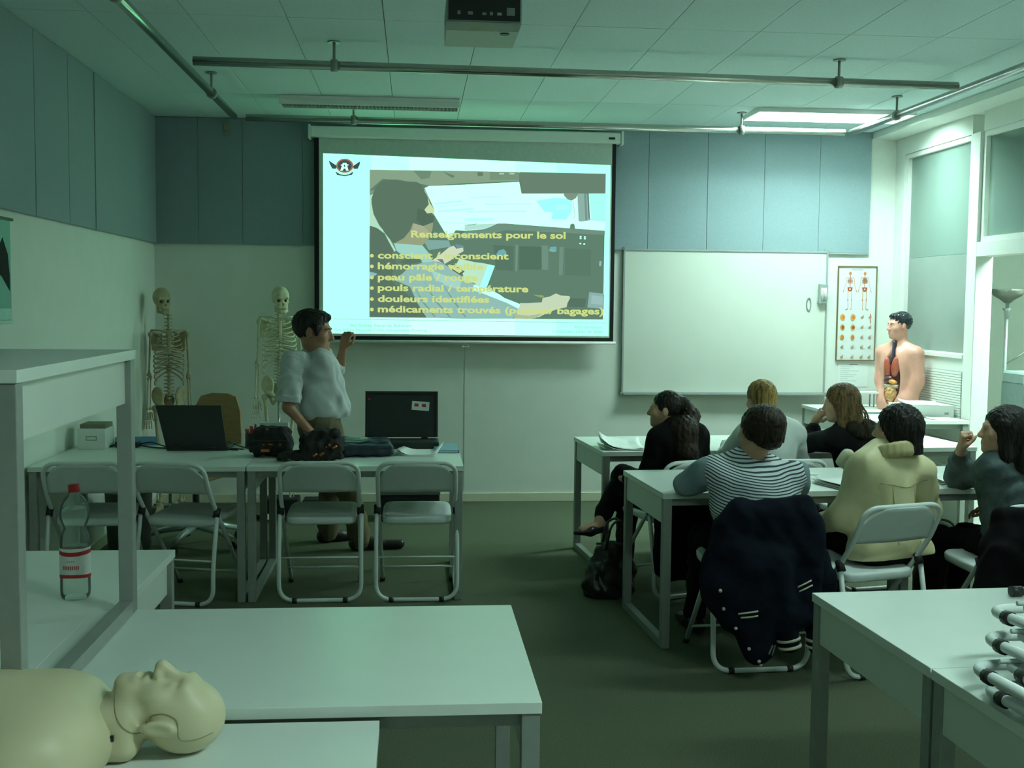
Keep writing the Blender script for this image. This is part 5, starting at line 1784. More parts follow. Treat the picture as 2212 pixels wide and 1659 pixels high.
def woman_ponytail():
    p = P('person', 'woman in black with long dark ponytail, legs crossed, looking left at the first row', (1.455, 6.14, 0.465), 24, 0.92, lean=2, headc=(1.385, 6.19, 1.005), hyaw=72, hpitch=-2, hs=0.86)
    al = p.arm(-1, (1.265, 6.13, 0.62), (1.20, 6.33, 0.60), curl=0.4)
    ar = p.arm(1, (1.625, 6.25, 0.63), (1.48, 6.44, 0.62), curl=0.4)
    l1 = p.leg(1, (1.20, 6.42, 0.60), (1.045, 6.26, 0.385), (0.935, 6.22, 0.335))
    l2 = p.leg(-1, (1.21, 6.33, 0.47), (1.20, 6.36, 0.10), (1.08, 6.40, 0.035))
    p.done()
    S = SDF(0.007)
    torso_prims(S, p.MT, 0.012)
    for a in (al, ar):
        limb(S, [a[0], a[1], a[1].lerp(a[2], 0.9)], [0.058, 0.05, 0.038])
    S.obj('jacket', BLK, p.t, wrinkle=0.003, wlen=0.09, seed=4)
    S = SDF(0.007)
    S.e((0, 0, 0.045), (0.16, 0.14, 0.08), k=0.05, M=p.MB)
    limb(S, [l1[0], l1[1], l1[1].lerp(l1[2], 0.90)], [0.085, 0.062, 0.047], 0.03)
    limb(S, [l2[0], l2[1], l2[1].lerp(l2[2], 0.93)], [0.085, 0.062, 0.05], 0.03)
    S.obj('trousers', BLKT, p.t, wrinkle=0.004, seed=5)
    S = SDF(0.006)
    S.c((1.06, 6.27, 0.335), (0.985, 6.235, 0.325), 0.03, 0.03, k=0.02)
    S.c((0.985, 6.235, 0.320), (0.895, 6.205, 0.318), 0.028, 0.012, k=0.02)
    S.obj('shoe', SHB, p.t)
    shoe('shoe', p.t, (1.20, 6.36, 0.098), (1.07, 6.40, 0.03), SHB, 0.88)
    p.hair([('e', (0, -0.02, 0.034), (0.080, 0.102, 0.093)), ('-e', (0, 0.115, -0.045), (0.10, 0.095, 0.105)), ('-e', (0, 0.05, -0.12), (0.11, 0.09, 0.09)), ('e', (0.0, -0.118, 0.045), (0.035, 0.035, 0.045))], H_BLACK)
    S = SDF(0.006)
    MH = p.MH
    pts = [MH @ Vector((0.0, -0.125, 0.05)), MH @ Vector((-0.01, -0.165, -0.03)), Vector((1.47, 6.07, 0.90)), Vector((1.48, 6.045, 0.78)), Vector((1.505, 6.035, 0.68))]
    limb(S, pts, [0.030, 0.046, 0.060, 0.058, 0.028], 0.03)
    S.e((1.455, 6.07, 0.88), (0.075, 0.045, 0.10), k=0.04)
    S.obj('ponytail', hair_mat('hair_ponytail', (0.008, 0.005, 0.003), (0.035, 0.021, 0.010)), p.t, wrinkle=0.003, wlen=0.018, seed=6, wdir=(1, 1, 0.08))
    tb('hair_tie', [MH @ Vector((0.018 * math.cos(a), -0.128, 0.05 + 0.02 * math.sin(a))) for a in [2 * PI * k / 12 for k in range(12)]], 0.008, BLK, p.t, n=6, closed=True)


woman_ponytail()


def student_white():
    p = P('person', 'student with short fair hair and white top seen from behind, first row', (2.005, 6.20, 0.475), 4, 0.92, lean=8, headc=(1.948, 6.27, 1.055), hyaw=14, hpitch=8, hs=0.90)
    al = p.arm(-1, (1.80, 6.42, 0.72), (1.86, 6.62, 0.755), pn=(0, 0, -1), curl=0.25)
    ar = p.arm(1, (2.22, 6.38, 0.70), (2.14, 6.62, 0.760), pn=(0, 0, -1), curl=0.25)
    l1, l2 = seat_legs(p, (1.92, 6.62, 0.46), (1.92, 6.66, 0.10), (1.92, 6.84, 0.03), (2.10, 6.62, 0.46), (2.10, 6.66, 0.10), (2.10, 6.84, 0.03))
    p.done()
    S = SDF(0.007)
    torso_prims(S, p.MT, 0.014, fem=False)
    for a in (al, ar):
        limb(S, [a[0], a[1], a[1].lerp(a[2], 0.85)], [0.062, 0.052, 0.04])
    S.obj('top', cloth('top_white', (0.66, 0.70, 0.68), var=0.03), p.t, wrinkle=0.003, wlen=0.1, seed=5)
    S = SDF(0.008)
    S.e((0, 0, 0.045), (0.165, 0.14, 0.08), k=0.05, M=p.MB)
    for L in (l1, l2):
        limb(S, [L[0], L[1], L[2]], [0.085, 0.062, 0.05], 0.03)
    S.obj('trousers', cloth('trousers_grey', (0.05, 0.055, 0.06)), p.t, wrinkle=0.004)
    shoe('shoe', p.t, (1.92, 6.66, 0.098), (1.92, 6.83, 0.032), SHB, 0.9)
    shoe('shoe', p.t, (2.10, 6.66, 0.098), (2.10, 6.83, 0.032), SHB, 0.9)
    p.hair([('e', (0, -0.02, 0.032), (0.086, 0.108, 0.098)), ('e', (0, -0.055, -0.045), (0.066, 0.06, 0.05)), ('-e', (0, 0.115, -0.045), (0.10, 0.09, 0.105)), ('-e', (0.085, 0.01, -0.05), (0.02, 0.03, 0.03)), ('-e', (-0.085, 0.01, -0.05), (0.02, 0.03, 0.03))], H_BLOND)


student_white()


def woman_blonde():
    p = P('person', 'woman with long dark blonde hair in black hooded top leaning on the first row desk', (2.585, 6.27, 0.47), 22, 0.90, lean=14, lroll=-8, headc=(2.438, 6.34, 1.03), hyaw=66, hpitch=6, hs=0.90)
    al = p.arm(-1, (2.315, 6.50, 0.785), (2.375, 6.56, 0.915), hd=(0.2, -0.45, 0.5), pn=(0.8, -0.2, 0.1), curl=0.9)
    ar = p.arm(1, (2.73, 6.50, 0.77), (2.52, 6.66, 0.765), pn=(0, 0, -1), curl=0.3)
    l1, l2 = seat_legs(p, (2.36, 6.64, 0.46), (2.33, 6.60, 0.10), (2.28, 6.78, 0.03), (2.52, 6.70, 0.46), (2.50, 6.74, 0.10), (2.47, 6.92, 0.03))
    p.done()
    S = SDF(0.007)
    torso_prims(S, p.MT, 0.015)
    for a, e_ in ((al, 0.55), (ar, 0.9)):
        limb(S, [a[0], a[1], a[1].lerp(a[2], e_)], [0.066, 0.058, 0.045])
    S.obj('hooded_top', BLK, p.t, wrinkle=0.003, wlen=0.09, seed=7)
    S = SDF(0.006)
    hc = p.MT @ Vector((0.03, -0.085, 0.46))
    S.e(hc, (0.115, 0.075, 0.055), (18, 0, 22), k=0.03)
    S.e(hc + Vector((0.02, 0.02, 0.035)), (0.075, 0.045, 0.035), (18, 0, 22), k=0.02, sub=True)
    S.obj('hood', cloth('hood_dark', (0.022, 0.018, 0.012), var=0.3), p.t, wrinkle=0.006, wlen=0.06)
    S = SDF(0.008)
    S.e((0, 0, 0.045), (0.165, 0.14, 0.08), k=0.05, M=p.MB)
    for L in (l1, l2):
        limb(S, [L[0], L[1], L[2]], [0.085, 0.062, 0.05], 0.03)
    S.obj('trousers', BLKT, p.t, wrinkle=0.004)
    shoe('shoe', p.t, (2.33, 6.60, 0.098), (2.28, 6.77, 0.032), SHB, 0.9)
    shoe('shoe', p.t, (2.50, 6.74, 0.098), (2.47, 6.91, 0.032), SHB, 0.9)
    hm = H_DBLOND
    p.hair([('e', (0, -0.02, 0.036), (0.086, 0.108, 0.096)), ('-e', (0, 0.120, -0.045), (0.085, 0.088, 0.105)), ('c', (0, -0.05, 0.0), (0.01, -0.075, -0.15), 0.075, 0.062), ('c', (0.06, 0.0, 0.0), (0.075, 0.0, -0.16), 0.03, 0.026), ('c', (-0.06, 0.0, 0.0), (-0.075, -0.01, -0.18), 0.032, 0.03), ('c', (-0.02, -0.07, -0.1), (-0.03, -0.11, -0.23), 0.05, 0.02)], hm, seed=9)
    rs = random.Random(5)
    strands('loose_strands', p.MH, hm, p.t, 26, lambda i: [(rs.uniform(-0.06, 0.06), -0.1 - rs.uniform(0, 0.02), 0.02), (rs.uniform(-0.09, 0.09), -0.125 - rs.uniform(0, 0.03), -0.07), (rs.uniform(-0.11, 0.10), -0.14 - rs.uniform(0, 0.05), -0.14 - rs.uniform(0, 0.08))])


woman_blonde()


def student_striped():
    p = P('person', 'student with short dark hair in navy striped shirt, seated at second row', (1.515, 4.93, 0.465), 3, 0.88, lean=20, headc=(1.555, 5.015, 1.022), hyaw=42, hpitch=2, hroll=4, hs=0.93)
    p.sh[-1] = Vector((1.335, 4.99, 0.845))
    p.sh[1] = Vector((1.715, 4.99, 0.825))
    al = p.arm(-1, (1.225, 5.10, 0.755), (1.33, 5.31, 0.768), pn=(0, 0, -1), curl=0.25)
    ar = p.arm(1, (1.765, 5.10, 0.745), (1.70, 5.32, 0.768), pn=(0, 0, -1), curl=0.25)
    l1, l2 = seat_legs(p, (1.40, 5.36, 0.46), (1.36, 5.34, 0.10), (1.33, 5.52, 0.03), (1.60, 5.38, 0.46), (1.62, 5.40, 0.10), (1.62, 5.58, 0.03))
    p.done()
    # navy and white stripes: print on the shirt, running round the body
    M = bpy.data.materials.new('striped_jersey')
    M.use_nodes = True
    nt = M.node_tree
    b = nt.nodes['Principled BSDF']
    b.inputs['Roughness'].default_value = 0.9
    tc = nt.nodes.new('ShaderNodeTexCoord')
    nz = nt.nodes.new('ShaderNodeTexNoise')
    nz.inputs['Scale'].default_value = 3.2
    sx = nt.nodes.new('ShaderNodeSeparateXYZ')
    nt.links.new(tc.outputs['Object'], sx.inputs[0])
    nt.links.new(tc.outputs['Object'], nz.inputs['Vector'])
    a1 = nt.nodes.new('ShaderNodeMath'); a1.operation = 'MULTIPLY_ADD'
    nt.links.new(nz.outputs['Fac'], a1.inputs[0]); a1.inputs[1].default_value = 0.09
    nt.links.new(sx.outputs['Z'], a1.inputs[2])
    # stripes sag a little around the middle of the back
    dx = nt.nodes.new('ShaderNodeMath'); dx.operation = 'SUBTRACT'
    nt.links.new(sx.outputs['X'], dx.inputs[0]); dx.inputs[1].default_value = 1.58
    d2 = nt.nodes.new('ShaderNodeMath'); d2.operation = 'MULTIPLY'
    nt.links.new(dx.outputs[0], d2.inputs[0]); nt.links.new(dx.outputs[0], d2.inputs[1])
    a2 = nt.nodes.new('ShaderNodeMath'); a2.operation = 'MULTIPLY_ADD'
    nt.links.new(d2.outputs[0], a2.inputs[0]); a2.inputs[1].default_value = -0.9
    nt.links.new(a1.outputs[0], a2.inputs[2])
    mu = nt.nodes.new('ShaderNodeMath'); mu.operation = 'MULTIPLY'
    nt.links.new(a2.outputs[0], mu.inputs[0]); mu.inputs[1].default_value = 1 / 0.0145
    fr = nt.nodes.new('ShaderNodeMath'); fr.operation = 'FRACT'
    nt.links.new(mu.outputs[0], fr.inputs[0])
    rp = nt.nodes.new('ShaderNodeValToRGB')
    rp.color_ramp.elements[0].position = 0.0
    rp.color_ramp.elements[0].color = (0.025, 0.045, 0.075, 1)
    rp.color_ramp.elements[1].position = 0.40
    rp.color_ramp.elements[1].color = (0.62, 0.68, 0.66, 1)
    rp.color_ramp.interpolation = 'CONSTANT'
    nt.links.new(fr.outputs[0], rp.inputs[0])
    nt.links.new(rp.outputs[0], b.inputs['Base Color'])
    S = SDF(0.006)
    torso_prims(S, p.MT, 0.016, fem=False, k=0.06)
    S.e((1.525, 4.955, 0.70), (0.205, 0.120, 0.17), k=0.06)
    S.c((1.36, 4.985, 0.825), (1.69, 4.985, 0.81), 0.055, k=0.06)
    for a in (al, ar):
        S.c(a[0], a[0].lerp(a[1], 0.04), 0.064, 0.064, k=0.05)
    nb = p.MT @ Vector((0, -0.01, 0.47))
    S.c(nb + Vector((0.01, 0.01, 0.0)), p.MH @ Vector((0, -0.02, -0.04)), 0.060, 0.052, k=0.01, sub=True)
    S.obj('striped_shirt', M, p.t, wrinkle=0.003, wlen=0.13, seed=12)
    SL_ = cloth('sleeve_blue_grey', (0.22, 0.29, 0.32), var=0.1)
    for a, sd in ((al, 2), (ar, 3)):
        S = SDF(0.006)
        S.c(a[0].lerp(a[1], 0.10), a[0].lerp(a[1], 0.84), 0.072, 0.060, k=0.03)
        S.obj('sleeve', SL_, p.t, wrinkle=0.003, wlen=0.09, seed=sd)
    d = (p.MH @ Vector((0, -0.02, -0.06)) - nb).normalized()
    u = d.orthogonal().normalized()
    v = d.cross(u)
    c = nb + d * 0.028
    tb('neck_trim', [c + (u * math.cos(2 * PI * k / 24) + v * math.sin(2 * PI * k / 24)) * 0.068 for k in range(24)], 0.0055, cloth('trim_navy', (0.02, 0.035, 0.06)), p.t, n=6, closed=True)
    S = SDF(0.008)
    S.e((0, 0, 0.045), (0.17, 0.14, 0.08), k=0.05, M=p.MB)
    for L in (l1, l2):
        limb(S, [L[0], L[1], L[2]], [0.09, 0.066, 0.052], 0.03)
    S.obj('trousers', BLKT, p.t, wrinkle=0.004)
    shoe('shoe', p.t, (1.36, 5.34, 0.098), (1.33, 5.51, 0.032), SHB, 0.95)
    shoe('shoe', p.t, (1.62, 5.40, 0.098), (1.62, 5.57, 0.032), SHB, 0.95)
    p.hair([('e', (0, -0.025, 0.032), (0.094, 0.114, 0.100)), ('e', (0, -0.058, -0.032), (0.078, 0.066, 0.058)), ('c', (0.07, 0.02, 0.03), (0.075, 0.01, -0.04), 0.025, 0.018), ('c', (-0.07, 0.02, 0.03), (-0.075, 0.015, -0.03), 0.025, 0.015), ('-e', (0, 0.130, -0.04), (0.10, 0.095, 0.105)), ('-e', (-0.10, 0.035, -0.055), (0.03, 0.05, 0.045))], H_BROWN, seed=14)


student_striped()


def woman_cream():
    p = P('person', 'woman with black bob in cream leather jacket on a white folding chair', (2.125, 4.90, 0.47), 20, 0.93, lean=7, headc=(2.165, 4.95, 1.035), hyaw=56, hpitch=0, hs=0.90)
    p.sh[-1] = Vector((2.005, 4.93, 0.835))
    p.sh[1] = Vector((2.30, 4.98, 0.835))
    al = p.arm(-1, (1.935, 4.93, 0.645), (1.875, 5.10, 0.575), hd=(-0.5, 0.7, -0.1), pn=(0.2, 0, -1), curl=0.5)
    ar = p.arm(1, (2.37, 5.06, 0.64), (2.24, 5.26, 0.60), pn=(0, 0, -1), curl=0.4)
    l1 = p.leg(-1, (1.90, 5.25, 0.55), (1.80, 5.43, 0.30), (1.72, 5.55, 0.24))
    l2 = p.leg(1, (2.03, 5.34, 0.46), (2.02, 5.36, 0.10), (1.97, 5.53, 0.03))
    p.done()
    eyes(p.MH, p.t)
    CR = mat('cream_leather', (0.62, 0.56, 0.33), 0.5, var=0.07, scale=10, bump=0.1, bscale=60, spec=0.4)
    S = SDF(0.006)
    torso_prims(S, p.MT, 0.020, pelvis=False)
    S.e((0, 0.0, 0.07), (0.172, 0.14, 0.10), k=0.06, M=p.MT)
    S.c((-0.13, -0.02, 0.02), (0.13, -0.02, 0.02), 0.105, k=0.06, M=p.MT)
    for a in (al, ar):
        limb(S, [a[0], a[1], a[1].lerp(a[2], 0.85)], [0.072, 0.060, 0.050], 0.05)
    S.obj('jacket', CR, p.t, wrinkle=0.0032, wlen=0.11, seed=21, cut=[(p.MT @ Vector((0, 0, 0.0)), (0.05, -0.1, -1))])
    collar_ring(p, mat('cream_leather_collar', (0.50, 0.43, 0.22), 0.5, var=0.08), (0.030, -0.030, 0.470), 0.106, 0.098, 0.017, 0.040, 0.030)
    # lapel piece sticking out to the left of the neck
    S = SDF(0.006)
    S.b(p.sh[-1] + Vector((0.02, 0.13, 0.03)), (0.10, 0.018, 0.045), 0.017, (25, 22, 25), k=0.02)
    S.obj('lapel', mat('cream_lining', (0.66, 0.68, 0.52), 0.6), p.t, wrinkle=0.004)
    from mathutils.bvhtree import BVHTree
    jk = [c for c in p.t.children if c.name.startswith('jacket')][0].data
    bvh = BVHTree.FromPolygons([v.co for v in jk.vertices], [q.vertices for q in jk.polygons])
    SEAM = mat('seam_shadow', (0.30, 0.26, 0.13), 0.7)  # seam lines in a darker tan than the jacket

    def seam(pts):
        out = []
        for c in fillet([p.MT @ Vector(q) for q in pts], 0.03, 5):
            h = bvh.ray_cast(Vector((c.x, 3.8, c.z)), Vector((0, 1, 0)))
            if h[0] is not None:
                out.append(h[0] + Vector((0, 0.0004, 0)))
        if len(out) > 2:
            tb('seam', out, 0.0022, SEAM, p.t, n=6)
    seam([(-0.15, -0.2, 0.345), (-0.07, -0.2, 0.335), (0.0, -0.2, 0.318), (0.07, -0.2, 0.335), (0.15, -0.2, 0.345)])
    seam([(-0.085, -0.2, 0.33), (-0.075, -0.2, 0.20), (-0.08, -0.2, 0.06)])
    seam([(0.06, -0.2, 0.33), (0.055, -0.2, 0.20), (0.06, -0.2, 0.06)])
    S = SDF(0.007)
    S.e((0, 0.0, 0.04), (0.172, 0.135, 0.078), k=0.05, M=p.MB)
    for L in (l1, l2):
        limb(S, [L[0], L[1], L[1].lerp(L[2], 0.95)], [0.09, 0.064, 0.05], 0.03)
    S.obj('trousers', BLKT, p.t, wrinkle=0.004)
    shoe('shoe', p.t, (1.80, 5.43, 0.298), (1.71, 5.56, 0.235), mat('shoe_brown', (0.05, 0.03, 0.015), 0.4), 0.9)
    shoe('shoe', p.t, (2.02, 5.36, 0.098), (1.97, 5.52, 0.032), mat('shoe_brown', (0.05, 0.03, 0.015), 0.4), 0.9)
    p.hair([('e', (0, -0.022, 0.034), (0.092, 0.112, 0.100)), ('c', (0, -0.045, 0.0), (0, -0.055, -0.125), 0.088, 0.076), ('c', (0.055, 0.01, 0.0), (0.062, 0.01, -0.105), 0.04, 0.032), ('c', (-0.06, 0.0, 0.0), (-0.062, -0.01, -0.11), 0.034, 0.03), ('-e', (0, 0.135, -0.045), (0.085, 0.098, 0.12)), ('-e', (-0.10, 0.065, -0.06), (0.035, 0.05, 0.09))], H_BLACK, seed=15,
           cut=[(p.MH @ Vector((0, 0, -0.118)), (0, 0, -1))])


woman_cream()


def woman_denim():
    p = P('person', 'woman with dark hair in grey denim jacket, fist to her face, at the right edge', (2.735, 4.93, 0.465), 34, 0.93, lean=10, headc=(2.655, 4.93, 1.03), hyaw=78, hpitch=-4, hs=0.92)
    p.sh[-1] = Vector((2.645, 4.99, 0.83))
    p.sh[1] = Vector((2.85, 4.84, 0.85))
    al = p.arm(-1, (2.60, 5.235, 0.775), (2.535, 5.07, 0.932), hd=(-0.05, -0.25, 0.8), pn=(0.9, -0.3, 0.1), curl=1.35)
    ar = p.arm(1, (2.96, 5.06, 0.66), (2.80, 5.24, 0.62), pn=(0, 0, -1), curl=0.4)
    l1, l2 = seat_legs(p, (2.56, 5.30, 0.46), (2.52, 5.34, 0.10), (2.46, 5.50, 0.03), (2.72, 5.36, 0.46), (2.70, 5.40, 0.10), (2.66, 5.57, 0.03))
    p.done()
    DN = cloth('denim_grey', (0.085, 0.115, 0.115), var=0.3, bump=0.4, bscale=200)
    S = SDF(0.006)
    torso_prims(S, p.MT, 0.018)
    for a, e_ in ((al, 0.72), (ar, 0.9)):
        limb(S, [a[0], a[1], a[1].lerp(a[2], e_)], [0.070, 0.055, 0.042], 0.04)
    S.obj('jacket', DN, p.t, wrinkle=0.0045, wlen=0.07, seed=31)
    S = SDF(0.008)
    S.e((0, 0, 0.045), (0.17, 0.14, 0.08), k=0.05, M=p.MB)
    for L in (l1, l2):
        limb(S, [L[0], L[1], L[2]], [0.085, 0.062, 0.05], 0.03)
    S.obj('trousers', BLKT, p.t, wrinkle=0.004)
    shoe('shoe', p.t, (2.52, 5.34, 0.098), (2.46, 5.49, 0.032), SHB, 0.9)
    shoe('shoe', p.t, (2.70, 5.40, 0.098), (2.66, 5.56, 0.032), SHB, 0.9)
    p.hair([('e', (0, -0.024, 0.036), (0.090, 0.112, 0.098)), ('c', (0, -0.05, 0.0), (0, -0.085, -0.16), 0.085, 0.062), ('c', (-0.062, 0.005, 0.03), (-0.066, -0.01, -0.12), 0.034, 0.034), ('c', (0.062, 0.0, 0.03), (0.066, -0.01, -0.12), 0.034, 0.034), ('-e', (0, 0.130, -0.045), (0.085, 0.095, 0.115))], H_BLACK, seed=17)


woman_denim()

# ------------------------------------------------------------------ coats over chair backs
t = thing('coat', 'navy varsity jacket with cream striped cuffs hung on a chair', 'jacket', (1.50, 4.64, 0))
M_VAR = cloth('varsity_navy', (0.0045, 0.007, 0.014), var=0.35)
M_CRM = mat('cream_stripe', (0.55, 0.53, 0.40), 0.8)
OFF = Vector((1.50, 4.64, 0))


def rel(*p):
    return tuple(Vector(p) - OFF)


S = SDF(0.006)
S.b(rel(1.492, 4.640, 0.53), (0.222, 0.030, 0.175), 0.030, (0, -3, 3), k=0.07)
S.c(rel(1.365, 4.648, 0.722), rel(1.640, 4.660, 0.744), 0.040, 0.040, k=0.05)
S.c(rel(1.305, 4.652, 0.60), rel(1.375, 4.655, 0.715), 0.045, 0.042, k=0.05)
S.c(rel(1.310, 4.652, 0.660), rel(1.352, 4.650, 0.722), 0.046, 0.044, k=0.04)
S.c(rel(1.645, 4.660, 0.735), rel(1.705, 4.672, 0.64), 0.036, 0.040, k=0.05)
S.e(rel(1.56, 4.625, 0.56), (0.165, 0.045, 0.17), k=0.06)
S.e(rel(1.305, 4.615, 0.44), (0.115, 0.045, 0.17), (0, -6, 0), k=0.06)
S.c(rel(1.31, 4.60, 0.40), rel(1.425, 4.575, 0.14), 0.065, 0.045, k=0.06)
S.c(rel(1.42, 4.60, 0.50), rel(1.450, 4.57, 0.16), 0.080, 0.052, k=0.06)
S.c(rel(1.50, 4.595, 0.52), rel(1.565, 4.560, 0.185), 0.070, 0.045, k=0.03)
for i, (x0, x1) in enumerate(((1.30, 1.32), (1.37, 1.40), (1.45, 1.47), (1.53, 1.55), (1.60, 1.62), (1.66, 1.69))):
    S.c(rel(x0 + 0.02, 4.612, 0.58), rel(x1, 4.580 - 0.008 * ((i + 1) % 2), 0.28), 0.014, 0.026, k=0.06)
S.obj('jacket_body', M_VAR, t, wrinkle=0.003, wlen=0.10, seed=41, wdir=(1, 1, 0.25))
S = SDF(0.006)
limb(S, [Vector(rel(1.68, 4.68, 0.62)), Vector(rel(1.735, 4.66, 0.42)), Vector(rel(1.71, 4.64, 0.15))], [0.056, 0.056, 0.042], 0.04)
S.obj('sleeve', M_VAR, t, wrinkle=0.004, wlen=0.09, seed=43)


def band(a, b, r0, r1, ts, m, w=0.011):
    a, b = Vector(a), Vector(b)
    d = (b - a)
    for q in ts:
        c = a + d * q
        u = d.normalized() * w / 2
        r = r0 + (r1 - r0) * q
        bm = bmesh.new()
        tube(bm, [c - u, c + u], r + 0.004, 20)
        obj('cuff_stripe', bm, m, t)


band(rel(1.50, 4.595, 0.52), rel(1.565, 4.560, 0.185), 0.070, 0.046, (0.96, 1.05), M_CRM)
band(rel(1.735, 4.66, 0.42), rel(1.71, 4.64, 0.15), 0.056, 0.043, (0.94, 1.04), M_CRM)
from mathutils.bvhtree import BVHTree
JB = [c for c in t.children if c.name.startswith('jacket_body')][0].data
JBVH = BVHTree.FromPolygons([v.co for v in JB.vertices], [q.vertices for q in JB.polygons])


def on_jacket(x, z):
    p = Vector(rel(x, 4.0, z))
    h = JBVH.ray_cast(p, Vector((0, 1, 0)))
    return h[0] if h[0] is not None else Vector(rel(x, 4.585, z))


def stripe(name, pts, r, m):
    out = []
    for (x0, z0), (x1, z1) in zip(pts[:-1], pts[1:]):
        for k in range(5):
            out.append(on_jacket(x0 + (x1 - x0) * k / 4, z0 + (z1 - z0) * k / 4))
    tb(name, out, r, m, t, n=6)


stripe('pocket_stripe', [(1.335, 0.318), (1.415, 0.332)], 0.0042, M_CRM)
stripe('pocket_stripe', [(1.345, 0.302), (1.415, 0.312)], 0.0042, M_CRM)
stripe('pocket_stripe', [(1.595, 0.418), (1.655, 0.445)], 0.0038, M_CRM)
stripe('pocket_stripe', [(1.60, 0.400), (1.66, 0.425)], 0.0038, M_CRM)
for k in range(2):
    tb('hem_stripe', fillet([rel(1.648 + 0.014 * k, 4.575, 0.38), rel(1.672 + 0.014 * k, 4.575, 0.31), rel(1.685 + 0.010 * k, 4.58, 0.25)], 0.05), 0.005, M_CRM, t, n=6)
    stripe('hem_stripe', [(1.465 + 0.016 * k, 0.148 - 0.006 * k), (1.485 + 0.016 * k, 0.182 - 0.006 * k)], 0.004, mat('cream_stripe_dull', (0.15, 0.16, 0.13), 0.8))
for (x, z) in ((1.262, 0.412), (1.280, 0.335), (1.330, 0.255), (1.385, 0.170), (1.425, 0.120), (1.440, 0.098)):
    bm = bmesh.new()
    bmesh.ops.create_uvsphere(bm, u_segments=10, v_segments=6, radius=0.008)
    bmesh.ops.translate(bm, vec=on_jacket(x, z), verts=bm.verts)
    for f in bm.faces:
        f.smooth = True
    obj('snap_button', bm, M_CRM, t)

t = thing('coat', 'black coat hung over the chair at the right edge', 'coat', (2.66, 4.55, 0))
OFF = Vector((2.66, 4.55, 0))
M_COAT = cloth('coat_black', (0.006, 0.006, 0.007), var=0.35)
S = SDF(0.008)
S.b(rel(2.66, 4.55, 0.56), (0.23, 0.04, 0.19), 0.035, k=0.05)
S.e(rel(2.64, 4.53, 0.60), (0.215, 0.07, 0.15), k=0.06)
S.c(rel(2.46, 4.53, 0.56), rel(2.37, 4.50, 0.26), 0.085, 0.075, k=0.06)
S.c(rel(2.60, 4.53, 0.50), rel(2.56, 4.50, 0.22), 0.10, 0.09, k=0.06)
S.c(rel(2.80, 4.53, 0.50), rel(2.78, 4.50, 0.22), 0.10, 0.09, k=0.06)
S.obj('coat_body', M_COAT, t, wrinkle=0.005, wlen=0.11, seed=51, wdir=(1, 1, 0.3))
bm = bmesh.new()
for k in range(6):
    a = rnd.uniform(-0.02, 0.03)
    bmesh.ops.create_uvsphere(bm, u_segments=8, v_segments=6, radius=0.010, matrix=Matrix.Translation((-0.19 + k * 0.012, -0.045 + a * 0.3, 0.205 + rnd.uniform(-0.008, 0.014))))
obj('buckle', bm, mat('buckle_metal', (0.55, 0.55, 0.40), 0.25, metal=0.8), t)['kind'] = 'stuff'
tb('collar_lining', [(-0.225, -0.03, 0.175), (-0.16, -0.04, 0.212), (-0.06, -0.04, 0.225)], [0.012, 0.016, 0.01], mat('lining_rust', (0.10, 0.05, 0.03), 0.8), t, n=8)

t = thing('coat', "black coat hung over the ponytail woman's chair", 'coat', (1.50, 5.97, 0))
OFF = Vector((1.50, 5.97, 0))
S = SDF(0.008)
S.b(rel(1.50, 5.93, 0.55), (0.215, 0.035, 0.16), 0.03, (0, 0, 20), k=0.05)
S.c(rel(1.38, 5.90, 0.50), rel(1.36, 5.90, 0.20), 0.10, 0.085, k=0.06)
S.c(rel(1.52, 5.93, 0.50), rel(1.52, 5.93, 0.18), 0.10, 0.09, k=0.06)
S.c(rel(1.64, 6.0, 0.62), rel(1.76, 5.99, 0.66), 0.07, 0.02, k=0.06)
S.obj('coat_body', M_COAT, t, wrinkle=0.005, wlen=0.11, seed=55)
tb('collar', [rel(1.36, 5.90, 0.70), rel(1.50, 5.91, 0.712), rel(1.64, 5.97, 0.70)], [0.015, 0.02, 0.015], M_COAT, t, n=8)
